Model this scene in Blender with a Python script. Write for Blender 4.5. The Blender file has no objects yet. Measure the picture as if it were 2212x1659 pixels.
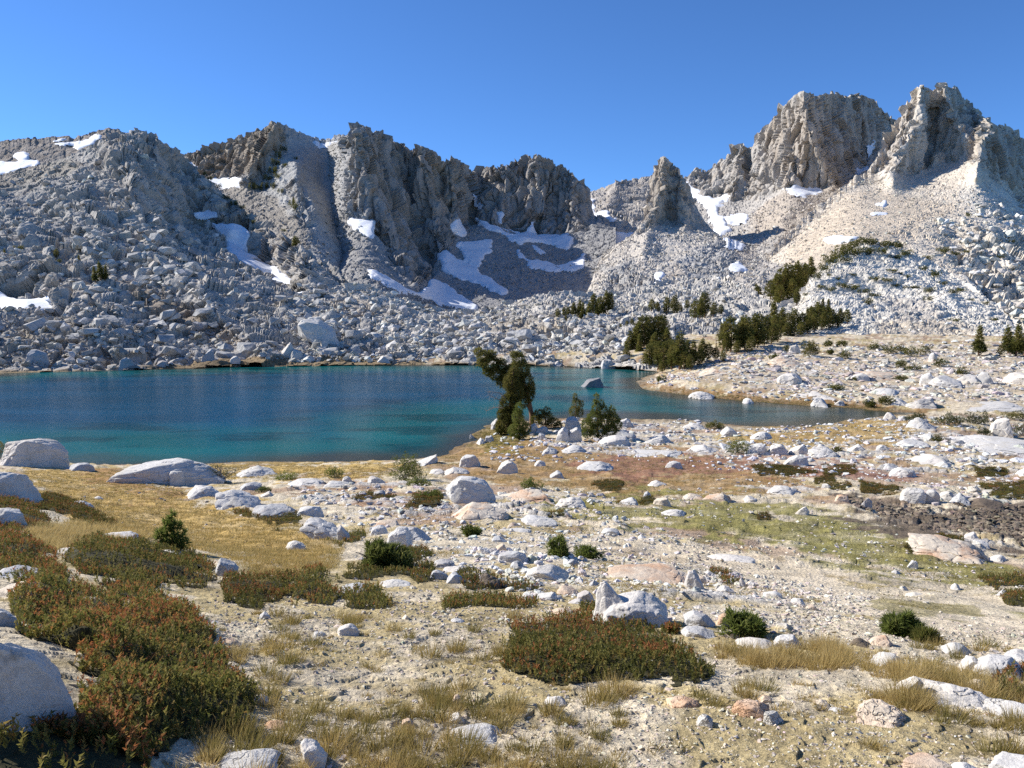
import bpy, math, random
import numpy as np
from mathutils import Vector, Matrix
random.seed(11)
RNG = np.random.default_rng(11)
SC = bpy.context.scene
COL = SC.collection

# ------------------------------------------------------------------ camera, sky, sun, exposure
F = 1703.0; CX = 1106.0; CY = 829.5; CAMH = 14.0; VH = 655.0
PITCH = math.atan((CY - VH) / F)
CP, SP = math.cos(PITCH), math.sin(PITCH)
cam = bpy.data.cameras.new('camera'); cam_o = bpy.data.objects.new('camera', cam); COL.objects.link(cam_o)
cam_o.location = (0, 0, CAMH); cam_o.rotation_euler = (math.pi / 2 - PITCH, 0, 0)
cam.sensor_width = 36.0; cam.lens = 36.0 * F / 2212.0
cam.clip_start = 0.05; cam.clip_end = 20000
SC.camera = cam_o

SUN_EL = math.radians(33); SUN_AZ = math.radians(70)      # azimuth measured from +Y towards -X
sdir = Vector((-math.sin(SUN_AZ) * math.cos(SUN_EL), math.cos(SUN_AZ) * math.cos(SUN_EL), math.sin(SUN_EL)))
sun = bpy.data.lights.new('sun', 'SUN'); sun_o = bpy.data.objects.new('sun', sun); COL.objects.link(sun_o)
sun.energy = 5.0; sun.angle = math.radians(0.5); sun.color = (1.0, 0.955, 0.89)
sun_o.rotation_euler = sdir.to_track_quat('Z', 'Y').to_euler()

world = bpy.data.worlds.new('World'); SC.world = world; world.use_nodes = True
wn = world.node_tree; wn.nodes.clear()
sky = wn.nodes.new('ShaderNodeTexSky'); sky.sky_type = 'NISHITA'; sky.sun_disc = False
sky.sun_elevation = SUN_EL; sky.sun_rotation = -SUN_AZ
sky.altitude = 3200; sky.air_density = 1.0; sky.dust_density = 0.0; sky.ozone_density = 4.0
bg = wn.nodes.new('ShaderNodeBackground'); bg.inputs['Strength'].default_value = 0.10
wo = wn.nodes.new('ShaderNodeOutputWorld')
wb = wn.nodes.new('ShaderNodeMix'); wb.data_type = 'RGBA'; wb.blend_type = 'MULTIPLY'; wb.inputs[0].default_value = 1.0; wb.inputs[7].default_value = (.60, .89, 1.19, 1)   # the camera's white balance
wn.links.new(sky.outputs[0], wb.inputs[6]); wn.links.new(wb.outputs[2], bg.inputs[0]); wn.links.new(bg.outputs[0], wo.inputs[0])
SC.view_settings.view_transform = 'Standard'; SC.view_settings.look = 'None'
SC.view_settings.gamma = 1.0; SC.view_settings.use_curve_mapping = False
SC.view_settings.exposure = 0.6
SC.render.engine = 'CYCLES'
SC.cycles.sample_clamp_indirect = 4.0; SC.cycles.max_bounces = 5; SC.cycles.diffuse_bounces = 3; SC.cycles.glossy_bounces = 2
SC.cycles.transparent_max_bounces = 6; SC.cycles.use_denoising = False

# ------------------------------------------------------------------ pixel <-> world
def ray(u, v):
    xc = (np.asarray(u, float) - CX) / F; yc = -(np.asarray(v, float) - CY) / F
    return xc, CP + yc * SP, -SP + yc * CP
def at(u, v, y):
    dx, dy, dz = ray(u, v); s = np.asarray(y, float) / dy
    return np.stack(np.broadcast_arrays(dx * s, dy * s, CAMH + dz * s), -1)
def project(P):
    x = P[..., 0]; y = P[..., 1]; z = P[..., 2] - CAMH
    d = y * CP - z * SP; up = y * SP + z * CP
    d = np.where(np.abs(d) < 1e-4, 1e-4, d)
    return CX + F * x / d, CY - F * up / d
def y_on_plane(u, v, z):
    dx, dy, dz = ray(u, v); return (z - CAMH) / dz * dy

# ------------------------------------------------------------------ noise
def _hash(ix, iy, iz, seed):
    h = (ix.astype(np.int64) * 73856093) ^ (iy.astype(np.int64) * 19349663) ^ (iz.astype(np.int64) * 83492791) ^ (seed * 2654435761)
    h = (h & 0xffffffff).astype(np.uint32)
    h ^= h >> np.uint32(16); h *= np.uint32(0x7feb352d); h ^= h >> np.uint32(15); h *= np.uint32(0x846ca68b); h ^= h >> np.uint32(16)
    return h
def _rehash(h, k):
    h = h ^ np.uint32((0x9e3779b9 * k) & 0xffffffff)
    h = h * np.uint32(0x85ebca6b); h ^= h >> np.uint32(13); h = h * np.uint32(0xc2b2ae35); h ^= h >> np.uint32(16)
    return h
def _f(h): return h.astype(np.float64) * (1.0 / 4294967295.0)
def vnoise(P, scale, seed=0):
    """smooth value noise, about -1..1"""
    p = P / np.asarray(scale, float); b = np.floor(p).astype(np.int64); f = p - b
    f = f * f * f * (f * (f * 6 - 15) + 10); r = 0
    for dx in (0, 1):
        wx = f[..., 0] if dx else 1 - f[..., 0]
        for dy in (0, 1):
            wy = f[..., 1] if dy else 1 - f[..., 1]
            for dz in (0, 1):
                wz = f[..., 2] if dz else 1 - f[..., 2]
                r = r + wx * wy * wz * _f(_hash(b[..., 0] + dx, b[..., 1] + dy, b[..., 2] + dz, seed))
    return r * 2 - 1
def fbm(P, scale, seed=0, octs=4, gain=.5):
    r = 0; a = 1.0; s = np.asarray(scale, float); n = 0
    for k in range(octs):
        r = r + a * vnoise(P + 17.3 * k, s, seed + k); n += a; a *= gain; s = s * .5
    return r / n * 1.6
def cells(P, scale, seed=0, jit=.75):
    """blocky noise: each cell a tilted facet. returns (facet height -1..1, distance to the cell border, cell random)"""
    sc = np.asarray(scale, float); p = P / sc; b = np.floor(p - .5).astype(np.int64)
    d1 = np.full(p.shape[:-1], 9.0); d2 = d1.copy(); hb = np.zeros(p.shape[:-1], np.uint32); off = np.zeros(p.shape)
    for dx in (0, 1):
        for dy in (0, 1):
            for dz in (0, 1):
                cx, cy, cz = b[..., 0] + dx, b[..., 1] + dy, b[..., 2] + dz
                h = _hash(cx, cy, cz, seed)
                q = np.stack([cx + .5 + jit * (_f(h) - .5), cy + .5 + jit * (_f(_rehash(h, 1)) - .5), cz + .5 + jit * (_f(_rehash(h, 2)) - .5)], -1)
                e = p - q; d = np.einsum('...i,...i', e, e)
                m = d < d1
                d2 = np.where(m, d1, np.minimum(d2, d)); d1 = np.where(m, d, d1)
                hb = np.where(m, h, hb); off = np.where(m[..., None], e, off)
    rnd = _f(_rehash(hb, 3))
    tilt = np.stack([_f(_rehash(hb, 4)), _f(_rehash(hb, 5)), _f(_rehash(hb, 6))], -1) * 2 - 1
    hgt = (rnd * 2 - 1) * .6 + np.einsum('...i,...i', tilt, off) * 1.5
    edge = np.sqrt(d2) - np.sqrt(d1)
    return hgt, edge, rnd

# ------------------------------------------------------------------ 2-D helpers
def inside_poly(u, v, poly):
    poly = np.asarray(poly, float); c = np.zeros(np.shape(u), bool); n = len(poly)
    for i in range(n):
        x1, y1 = poly[i]; x2, y2 = poly[(i + 1) % n]
        if y1 == y2: continue
        m = ((y1 > v) != (y2 > v)) & (u < (x2 - x1) * (v - y1) / (y2 - y1) + x1)
        c ^= m
    return c
def dist_line(u, v, pts, closed=False):
    pts = np.asarray(pts, float); d = np.full(np.shape(u), 1e18); n = len(pts)
    for i in range(n if closed else n - 1):
        a = pts[i]; b = pts[(i + 1) % n]; ab = b - a; L = ab @ ab + 1e-12
        t = np.clip(((u - a[0]) * ab[0] + (v - a[1]) * ab[1]) / L, 0, 1)
        d = np.minimum(d, (u - a[0] - t * ab[0]) ** 2 + (v - a[1] - t * ab[1]) ** 2)
    return np.sqrt(d)
def sdf_poly(u, v, poly):
    """positive inside"""
    d = dist_line(u, v, poly, True); return np.where(inside_poly(u, v, poly), d, -d)
def sstep(x, a, b):
    t = np.clip((x - a) / (b - a), 0, 1); return t * t * (3 - 2 * t)
def PL(s):
    """'x,y x,y ...' -> array"""
    return np.array([[float(q) for q in w.split(',')] for w in s.split()])

# ------------------------------------------------------------------ mesh + tagging helpers
def mesh_np(name, V, Fc, smooth=True):
    V = np.asarray(V, np.float32); Fc = np.asarray(Fc, np.int32); n, k = Fc.shape
    me = bpy.data.meshes.new(name)
    me.vertices.add(len(V)); me.vertices.foreach_set('co', V.ravel())
    me.loops.add(n * k); me.loops.foreach_set('vertex_index', Fc.ravel())
    me.polygons.add(n); me.polygons.foreach_set('loop_start', np.arange(0, n * k, k, dtype=np.int32))
    me.polygons.foreach_set('use_smooth', np.full(n, smooth))
    me.update(calc_edges=True)
    return me
def vcol(me, name, arr):
    a = np.ones((len(me.vertices), 4), np.float32); a[:, :arr.shape[1]] = arr
    at_ = me.attributes.new(name, 'FLOAT_COLOR', 'POINT'); at_.data.foreach_set('color', a.ravel())
def vfloat(me, name, arr):
    at_ = me.attributes.new(name, 'FLOAT', 'POINT'); at_.data.foreach_set('value', np.asarray(arr, np.float32).ravel())
def link(name, me, mat=None, parent=None):
    o = bpy.data.objects.new(name, me); COL.objects.link(o)
    if mat is not None and me is not None and not me.materials: me.materials.append(mat)
    if parent is not None: o.parent = parent
    return o
def tag(o, label=None, cat=None, group=None, kind=None):
    if label: o['label'] = label
    if cat: o['category'] = cat
    if group: o['group'] = group
    if kind: o['kind'] = kind
    return o
def grid_faces(nr, nc):
    i = np.arange(nr - 1)[:, None] * nc + np.arange(nc - 1)[None, :]
    return np.stack([i, i + 1, i + nc + 1, i + nc], -1).reshape(-1, 4)
def grid_normals(P):
    du = np.gradient(P, axis=1); dv = np.gradient(P, axis=0)
    n = np.cross(du, dv); n /= np.linalg.norm(n, axis=-1, keepdims=True) + 1e-12
    return n

# ------------------------------------------------------------------ materials
def new_mat(name):
    m = bpy.data.materials.new(name); m.use_nodes = True; nt = m.node_tree
    b = nt.nodes['Principled BSDF']; return m, nt, b
class NB:
    """tiny node builder"""
    def __init__(s, nt): s.nt = nt
    def n(s, t, **kw):
        x = s.nt.nodes.new(t)
        for k, v in kw.items(): setattr(x, k, v)
        return x
    def l(s, a, b): s.nt.links.new(a, b)
    def val(s, inp, x):
        if hasattr(x, 'default_value') or hasattr(x, 'is_linked'): s.l(x, inp)
        else: inp.default_value = x
    def attr(s, name, out='Fac', typ='GEOMETRY'):
        a = s.n('ShaderNodeAttribute', attribute_name=name, attribute_type=typ); return a.outputs[out]
    def noise(s, scale, detail=4, rough=.6, vec=None, out=0, dist=0):
        a = s.n('ShaderNodeTexNoise'); a.inputs['Scale'].default_value = scale; a.inputs['Detail'].default_value = detail
        a.inputs['Roughness'].default_value = rough; a.inputs['Distortion'].default_value = dist
        if vec is not None: s.l(vec, a.inputs['Vector'])
        return a.outputs[out]
    def voro(s, scale, vec=None, feature='F1', out='Distance'):
        a = s.n('ShaderNodeTexVoronoi', feature=feature); a.inputs['Scale'].default_value = scale
        if vec is not None: s.l(vec, a.inputs['Vector'])
        return a.outputs[out]
    def ramp(s, fac, stops, interp='LINEAR'):
        a = s.n('ShaderNodeValToRGB'); r = a.color_ramp; r.interpolation = interp
        while len(r.elements) < len(stops): r.elements.new(.5)
        for e, (p, c) in zip(r.elements, stops):
            e.position = p; e.color = (c, c, c, 1) if not hasattr(c, '__len__') else (*c, 1)
        s.l(fac, a.inputs[0]); return a.outputs[0]
    def mix(s, fac, a, b, mode='MIX'):
        x = s.n('ShaderNodeMix', data_type='RGBA', blend_type=mode)
        s.val(x.inputs[0], fac)
        for i, c in ((6, a), (7, b)):
            if hasattr(c, 'is_linked'): s.l(c, x.inputs[i])
            else: x.inputs[i].default_value = (*c, 1)
        return x.outputs[2]
    def math(s, op, a, b=0.0, clamp=False):
        x = s.n('ShaderNodeMath', operation=op, use_clamp=clamp)
        s.val(x.inputs[0], a); s.val(x.inputs[1], b); return x.outputs[0]
    def bump(s, h, strength=.5, dist=.1, normal=None):
        x = s.n('ShaderNodeBump'); x.inputs['Strength'].default_value = strength; x.inputs['Distance'].default_value = dist
        s.l(h, x.inputs['Height'])
        if normal is not None: s.l(normal, x.inputs['Normal'])
        return x.outputs[0]
    def pos(s): return s.n('ShaderNodeNewGeometry').outputs['Position']
    def obj(s): return s.n('ShaderNodeTexCoord').outputs['Object']
    def rand(s): return s.n('ShaderNodeObjectInfo').outputs['Random']
    def scale(s, vec, v):
        x = s.n('ShaderNodeMapping'); x.inputs['Scale'].default_value = v; s.l(vec, x.inputs['Vector']); return x.outputs[0]

def mat_mountain():
    m, nt, b = new_mat('mountain_granite'); k = NB(nt); p = k.pos()
    col = k.attr('tint', 'Color')
    n1 = k.noise(.09, 6, .65, p); n2 = k.noise(.9, 5, .7, p)
    streak = k.noise(1.0, 5, .6, k.scale(p, (.16, .16, .022)))
    c = k.mix(1.0, col, k.ramp(n2, [(.28, .72), (.5, .97), (.72, 1.15)]), 'MULTIPLY')
    c = k.mix(1.0, c, k.ramp(n1, [(.3, .8), (.55, 1.0), (.75, 1.15)]), 'MULTIPLY')
    st = k.math('MULTIPLY', k.ramp(streak, [(.42, 0), (.62, 1)]), k.attr('cliff'))
    c = k.mix(k.math('MULTIPLY', st, .45), c, (.24, .18, .12))
    k.l(c, b.inputs['Base Color']); b.inputs['Roughness'].default_value = .95; b.inputs['Specular IOR Level'].default_value = .15
    v = k.voro(.7, p); hh = k.math('ADD', n2, k.math('MULTIPLY', v, .8))
    k.l(k.bump(hh, .45, .8), b.inputs['Normal'])
    return m
def mat_ground():
    m, nt, b = new_mat('ground_soil'); k = NB(nt); p = k.pos()
    col = k.attr('cover', 'Color')
    n1 = k.noise(9, 6, .75, p); n2 = k.noise(1.3, 4, .6, p); n3 = k.noise(60, 3, .7, p)
    c = k.mix(1.0, col, k.ramp(n1, [(.25, .5), (.5, 1.0), (.75, 1.45)]), 'MULTIPLY')
    c = k.mix(1.0, c, k.ramp(n2, [(.3, .75), (.6, 1.1)]), 'MULTIPLY')
    c = k.mix(1.0, c, k.ramp(n3, [(.3, .65), (.6, 1.2)]), 'MULTIPLY')
    k.l(c, b.inputs['Base Color']); b.inputs['Roughness'].default_value = 1.0; b.inputs['Specular IOR Level'].default_value = .1
    h = k.math('ADD', n1, k.math('MULTIPLY', k.voro(14, p), .5))
    bb = k.bump(h, .8, .06); k.l(k.bump(n3, .7, .012, bb), b.inputs['Normal'])
    return m
def mat_rock(name, base, stain, amount, dark=.5):
    """speckled granite with lichen and rusty stains, all in object space"""
    m, nt, b = new_mat(name); k = NB(nt); p = k.pos(); r = k.rand()
    n1 = k.noise(1.1, 5, .65, p); n2 = k.noise(7, 5, .75, p); n3 = k.noise(45, 3, .8, p)
    c = k.mix(1.0, base, k.ramp(n2, [(.25, .74), (.5, 1.0), (.75, 1.1)]), 'MULTIPLY')
    c = k.mix(1.0, c, k.ramp(n3, [(.3, .86), (.55, 1.03)]), 'MULTIPLY')
    mk = k.ramp(k.noise(.7, 3, .6, p), [(.52, 1), (.60, 0)])
    cr = k.ramp(k.voro(.42, k.mix(.30, p, k.n('ShaderNodeTexNoise').outputs['Color'], 'LINEAR_LIGHT'), 'DISTANCE_TO_EDGE'), [(0, .5), (.014, 1)])
    cr = k.math('MAXIMUM', cr, mk)
    c = k.mix(1.0, c, cr, 'MULTIPLY')
    c = k.mix(1.0, c, k.ramp(r, [(0, (.86, .85, .84)), (.5, (1, .99, .97)), (1, (1.06, 1.0, .93))]), 'MULTIPLY')
    st = k.ramp(k.noise(.9, 4, .6, p, dist=.6), [(.46, 0), (.66, 1)])
    c = k.mix(k.math('MULTIPLY', st, amount), c, stain)
    li = k.ramp(k.noise(3.3, 6, .75, p), [(.58, 0), (.68, 1)])
    c = k.mix(k.math('MULTIPLY', li, dark), c, (.12, .12, .11))
    k.l(c, b.inputs['Base Color']); b.inputs['Roughness'].default_value = .9; b.inputs['Specular IOR Level'].default_value = .25
    bb = k.bump(k.math('ADD', n1, n2), .4, .08); bb = k.bump(cr, .6, .04, bb); k.l(k.bump(n3, .2, .01, bb), b.inputs['Normal'])
    return m
def mat_leaf(name, c1, c2, c3, transl=.25):
    """per-vertex 'shade' chooses between three leaf colours"""
    m, nt, b = new_mat(name); k = NB(nt)
    c = k.ramp(k.attr('shade'), [(0, c1), (.5, c2), (1, c3)])
    c = k.mix(1.0, c, k.ramp(k.rand(), [(0, .8), (1, 1.15)]), 'MULTIPLY')
    k.l(c, b.inputs['Base Color']); b.inputs['Roughness'].default_value = .75; b.inputs['Specular IOR Level'].default_value = .2
    t = k.n('ShaderNodeBsdfTranslucent'); k.l(c, t.inputs[0])
    mx = k.n('ShaderNodeMixShader'); mx.inputs[0].default_value = transl
    k.l(b.outputs[0], mx.inputs[1]); k.l(t.outputs[0], mx.inputs[2])
    k.l(mx.outputs[0], nt.nodes['Material Output'].inputs[0])
    return m
def mat_plain(name, c, rough=.9, nscale=8, lo=.6, hi=1.2, bump=.02):
    m, nt, b = new_mat(name); k = NB(nt); p = k.pos(); n = k.noise(nscale, 5, .7, p)
    k.l(k.mix(1.0, c, k.ramp(n, [(.3, lo), (.7, hi)]), 'MULTIPLY'), b.inputs['Base Color'])
    b.inputs['Roughness'].default_value = rough; b.inputs['Specular IOR Level'].default_value = .2
    k.l(k.bump(n, .6, bump), b.inputs['Normal']); return m
def mat_snow():
    m, nt, b = new_mat('snow'); k = NB(nt); p = k.pos(); n = k.noise(.5, 5, .6, p)
    k.l(k.ramp(n, [(.3, (.68, .70, .74)), (.7, (.86, .87, .89))]), b.inputs['Base Color'])
    b.inputs['Roughness'].default_value = .7; k.l(k.bump(k.noise(.35, 4, .6, p), .5, .5), b.inputs['Normal']); return m
def mat_water():
    m, nt, b = new_mat('lake_water'); k = NB(nt); p = k.pos()
    c = k.attr('depthcol', 'Color')
    c = k.mix(1.0, c, k.ramp(k.noise(.07, 3, .5, k.scale(p, (.6, 1.6, 1))), [(.35, .82), (.65, 1.15)]), 'MULTIPLY')
    k.l(c, b.inputs['Base Color']); b.inputs['Roughness'].default_value = .16; b.inputs['IOR'].default_value = 1.33
    b.inputs['Specular IOR Level'].default_value = .11
    w1 = k.noise(1.6, 3, .55, k.scale(p, (1, 1.5, 1))); w2 = k.noise(6.0, 2, .5, k.scale(p, (1, 1.3, 1)))
    k.l(k.bump(k.math('ADD', w1, k.math('MULTIPLY', w2, .35)), .30, .09), b.inputs['Normal'])
    return m
M = dict(
    mountain=mat_mountain(), ground=mat_ground(), snow=mat_snow(), water=mat_water(),
    white=mat_rock('pale_granite', (.62, .60, .565), (.48, .42, .30), .35, .35),
    tan=mat_rock('stained_granite', (.64, .56, .45), (.52, .27, .13), .75, .2),
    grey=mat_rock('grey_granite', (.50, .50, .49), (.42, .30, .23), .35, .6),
    dark=mat_rock('shaded_lake_rock', (.27, .27, .275), (.22, .21, .2), .4, .6),  # the lake boulder's shade is put into this darker base colour
    brown=mat_rock('pond_stone', (.17, .135, .10), (.12, .09, .06), .5, .3),
)
# ------------------------------------------------------------------ ground height field
def UVY(s): return np.array([[float(q) for q in w.split(',')] for w in s.split()])
_rows = {
 -600: '1659,3.5 1400,5 1200,10 1100,17 1020,36 1000,50',
 0: '1659,3.5 1500,4.3 1400,5.2 1300,7 1200,10.5 1100,19 1040,36 1012,48',
 300: '1659,3.9 1500,5 1400,6.2 1300,8.5 1200,13 1150,20 1100,30 1050,44 1012,58',
 600: '1659,4.3 1500,5.6 1400,7 1300,9.5 1200,15 1150,22 1100,31 1050,44 1005,60',
 1100: '1659,4.5 1500,5.8 1400,7.4 1300,10.2 1200,16.2 1150,22.6 1100,31 1050,43 1000,57 950,74 915,87',
 1500: '1659,4.5 1500,5.8 1400,7.6 1300,11 1240,16 1200,20 1150,26 1100,34 1050,45 1000,59 950,75 930,84',
 2000: '1659,4.4 1500,5.8 1400,8 1330,12 1280,16.5 1240,20 1200,23.5 1150,29 1100,36 1050,46 1000,59 950,74 920,84 900,91 850,113 830,121 800,136 780,148 760,163 735,186',
 2212: '1659,4.4 1500,6 1420,8 1350,12 1280,17.5 1200,24.5 1100,38 1000,61 930,84 890,97 850,112 830,120 800,135 780,147 760,162 740,180 725,200',
 2700: '1500,6 1300,17 1100,40 950,80 880,100 830,120 780,150 735,190',
 1700: '860,110 840,118 820,127 800,138 770,155 740,180',
 1500.5: '835,121 815,132 795,150 770,165 740,185',
 1420: '830,127 812,148',
}
_P = [(0, 0, 12.35), (-3, 0, 12.9), (3, 0, 12.2), (0, -6, 13.2), (-9, -6, 14.2), (9, -6, 12.8), (-14, 3, 13.6), (14, 3, 11.6)]
for _u, _s in _rows.items():
    for _v, _y in UVY(_s): _P.append(tuple(at(_u, _v, _y)))
_P = np.array(_P, float)
def _ab(x, y):
    q = np.maximum(y + 9.0, .5); return np.stack([1.6 * x / q, np.log(q)], -1)
_C = _ab(_P[:, 0], _P[:, 1])
def _phi(r2): return .5 * r2 * np.log(np.maximum(r2, 1e-12))
def _tps_fit():
    n = len(_C); d = ((_C[:, None] - _C[None]) ** 2).sum(-1)
    A = np.zeros((n + 3, n + 3)); A[:n, :n] = _phi(d) + 2e-4 * np.eye(n)
    A[:n, n] = 1; A[:n, n + 1:] = _C; A[n, :n] = 1; A[n + 1:, :n] = _C.T
    return np.linalg.solve(A, np.concatenate([_P[:, 2], np.zeros(3)]))
_W = _tps_fit()
def tps(x, y):
    sh = np.shape(x); q = _ab(np.ravel(x), np.ravel(y)); out = np.empty(len(q)); n = len(_C)
    for i in range(0, len(q), 40000):
        e = q[i:i + 40000]; d = ((e[:, None] - _C[None]) ** 2).sum(-1)
        out[i:i + 40000] = _phi(d) @ _W[:n] + _W[n] + e @ _W[n + 1:]
    return out.reshape(sh)
# shoreline, in pixels, dropped on the water plane z = 0
SHORE = PL('-700,812 -300,808 0,806 150,800 300,796 450,792 600,789 700,788 900,787 1100,787 1200,789 1300,792 1380,797 1432,804 '
           '1400,813 1378,828 1392,839 1420,844 1480,852 1560,860 1640,867 1720,874 1830,880 1930,889 1985,893 '
           '1930,899 1900,905 1850,908 1800,917 1720,924 1640,922 1550,917 1480,908 1340,906 1250,903 1150,908 1085,912 1060,921 1022,941 1034,950 1018,958 '
           '985,976 950,987 900,993 830,998 700,1001 600,1002 480,1002 300,1006 150,1010 0,1012 -300,1012 -700,1012')
_sy = y_on_plane(SHORE[:, 0], SHORE[:, 1], 0.0)
SHORE_W = np.stack([(SHORE[:, 0] - CX) / F * (_sy * CP + CAMH * SP), _sy], -1)
def ground_z(x, y):
    x = np.asarray(x, float); y = np.asarray(y, float)
    z = tps(x, y); shp = np.shape(x)
    m = (y > 50)
    if np.any(m):
        xm, ym = x[m], y[m]
        d = sdf_poly(xm, ym, SHORE_W)           # positive in the lake
        P3 = np.stack([xm, ym, 0 * xm], -1)
        d = d + .5 * vnoise(P3, 3.0, 3)
        zl = np.maximum(z[m], .12)
        far = sstep(ym, 105, 125)
        D = 9.0 * (1 - far) + 5.0 * far
        out = .06 + np.clip(-d / D, 0, 1) ** .8 * (zl - .06)
        inn = -np.minimum(4.0, .16 * np.maximum(d, 0)) + .06
        z = z.copy(); z[m] = np.where(d > 0, inn, out)
    return z
def ground_hit(u, v, lift=0.0):
    """first point of the ground seen at pixels (u, v)"""
    u = np.atleast_1d(np.asarray(u, float)); v = np.atleast_1d(np.asarray(v, float))
    ys = np.exp(np.linspace(np.log(2.2), np.log(215), 420))
    P = at(u[:, None], v[:, None], ys[None, :])
    below = P[..., 2] < ground_z(P[..., 0], P[..., 1])
    i = np.where(below.any(1), below.argmax(1), len(ys) - 1); i = np.maximum(i, 1)
    y = .5 * (ys[i] + ys[i - 1])
    lo, hi = ys[i - 1].copy(), ys[i].copy()
    for _ in range(9):
        mid = .5 * (lo + hi); Q = at(u, v, mid); b = Q[:, 2] < ground_z(Q[:, 0], Q[:, 1])
        hi = np.where(b, mid, hi); lo = np.where(b, lo, mid)
    Q = at(u, v, hi); Q[:, 2] = ground_z(Q[:, 0], Q[:, 1]); return Q

# colours of what covers the soil, as patches of the place
SOIL = np.array([.60, .51, .365])
COVER = [  # colour, softness in px, strength, polygon
 ((.48, .325, .11), 14, .95, '60,1016 230,1010 380,1050 480,1095 640,1130 745,1172 700,1235 560,1270 515,1215 400,1180 250,1160 150,1130 90,1090'),
 ((.48, .33, .11), 8, .95, '440,1003 830,998 860,1012 830,1032 600,1036 480,1030'),
 ((.27, .13, .075), 14, .55, '230,1020 330,1035 380,1060 360,1075 200,1060 180,1035'),
 ((.31, .19, .075), 14, .9, '930,992 1010,965 1045,935 1150,945 1500,980 1620,1000 1760,1030 1700,1062 1350,1085 1120,1040 1000,1020'),
 ((.42, .28, .10), 10, .8, '1500,975 1560,945 1700,925 1900,905 1990,920 1960,955 1800,965 1650,955'),
 ((.26, .12, .09), 12, .7, '1220,1005 1480,985 1700,985 1900,1005 1960,1040 1800,1045 1560,1010 1350,1040'),
 ((.26, .13, .09), 12, .65, '640,1048 830,1050 960,1090 830,1090 700,1080'),
 ((.25, .225, .075), 14, .92, '1190,1095 1400,1068 1600,1085 1790,1110 1890,1150 2030,1200 2212,1245 2300,1330 2100,1275 1900,1235 1640,1190 1400,1160 1250,1140'),
 ((.68, .57, .41), 12, .95, '1240,1150 1400,1164 1560,1190 1700,1215 1850,1265 2050,1325 2230,1385 2230,1420 2000,1360 1780,1300 1600,1240 1420,1190'),
 ((.26, .22, .09), 8, .8, '1890,1272 1960,1262 2060,1285 2090,1318 1990,1318 1910,1300'),
 ((.155, .12, .088), 10, .97, '1780,1060 1900,1068 2000,1082 2230,1090 2230,1185 2080,1160 1930,1130 1850,1100'),
 ((.29, .17, .075), 5, .9, '1376,838 1400,822 1450,832 1560,846 1720,862 1830,868 1930,878 2000,888 1990,897 1930,892 1820,884 1640,872 1480,856'),
 ((.40, .31, .20), 8, .85, '1480,815 1560,800 1760,806 1800,822 1680,838 1520,832'),
 ((.50, .41, .285), 12, .8, '1600,790 1900,760 2300,750 2300,870 2000,872 1800,850 1620,830'),
 ((.20, .17, .045), 6, .8, '1018,945 1050,925 1110,920 1130,958 1050,970'),
]
BEDROCK = [
 (.85, 20, '1120,915 1300,895 1500,915 1560,945 1500,985 1350,985 1160,965'), (.9, 20, '1900,930 2260,905 2260,1040 2000,1030 1800,1010 1620,985 1480,985 1480,955 1700,965'),
 (.6, 20, '480,1030 830,1035 1000,1060 1240,1080 1240,1140 1000,1170 760,1150 640,1090'), (.92, 16, '1480,800 1640,760 1760,745 2260,745 2260,875 2020,878 1850,856 1700,850 1560,830'),
 (.5, 16, '1560,1040 1760,1040 1760,1080 1500,1090'), (.7, 10, '1960,1150 2140,1140 2200,1200 2100,1220 1970,1210'), (.45, 20, '800,1110 1200,1150 1300,1240 1000,1260 860,1210'),
 (.4, 20, '1340,1290 1560,1250 1740,1320 1700,1370 1480,1330')]
def cover_colour(P):
    u, v = project(P)
    n = fbm(P, np.array([2.6, 2.6, 2.6]), 5, 4)
    nb = fbm(P, np.array([.7, .7, .7]), 9, 3)
    ny = np.clip(P[..., 1], 4, 120)
    pxm = F / ny                                    # pixels per metre there
    col = np.broadcast_to(SOIL, P.shape).copy()
    # thin dry turf and rust coloured dwarf shrubs scattered over the gravel
    big = fbm(P, np.array([6., 6., 6.]), 21, 3)
    g = sstep(nb * .6 + big * .6, .0, .34)[..., None] * .72
    col = col * (1 - g) + np.array([.38, .29, .115]) * g
    r = sstep(fbm(P, np.array([3.2] * 3), 31, 4), .12, .45)[..., None] * .6 * sstep(ny, 14, 26)[..., None]
    col = col * (1 - r) + np.array([.25, .135, .085]) * r
    wob = (n * 1.1 + nb * .5) * np.clip(pxm * 1.1, 5, 60)
    for c, soft, k, poly in COVER:
        q = PL(poly); lo = q.min(0) - 90; hi = q.max(0) + 90
        m = (u > lo[0]) & (u < hi[0]) & (v > lo[1]) & (v < hi[1]) & (P[..., 1] > 2)
        if not m.any(): continue
        d = sdf_poly(u[m], v[m] , q) + wob[m] * .85
        w = (sstep(d, -soft * .6, soft * .6) * k * (.82 + .18 * sstep(nb[m], -.4, .2)))[..., None]
        col[m] = col[m] * (1 - w) + np.array(c) * w
    wet = sstep(P[..., 2], .35, .02)[..., None] * (P[..., 1] > 50)[..., None] * .7
    col = col * (1 - wet) + np.array([.16, .11, .06]) * wet
    return np.clip(col * (1 + .18 * fbm(P, np.array([.35] * 3), 41, 2))[..., None], .01, .9)

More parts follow.
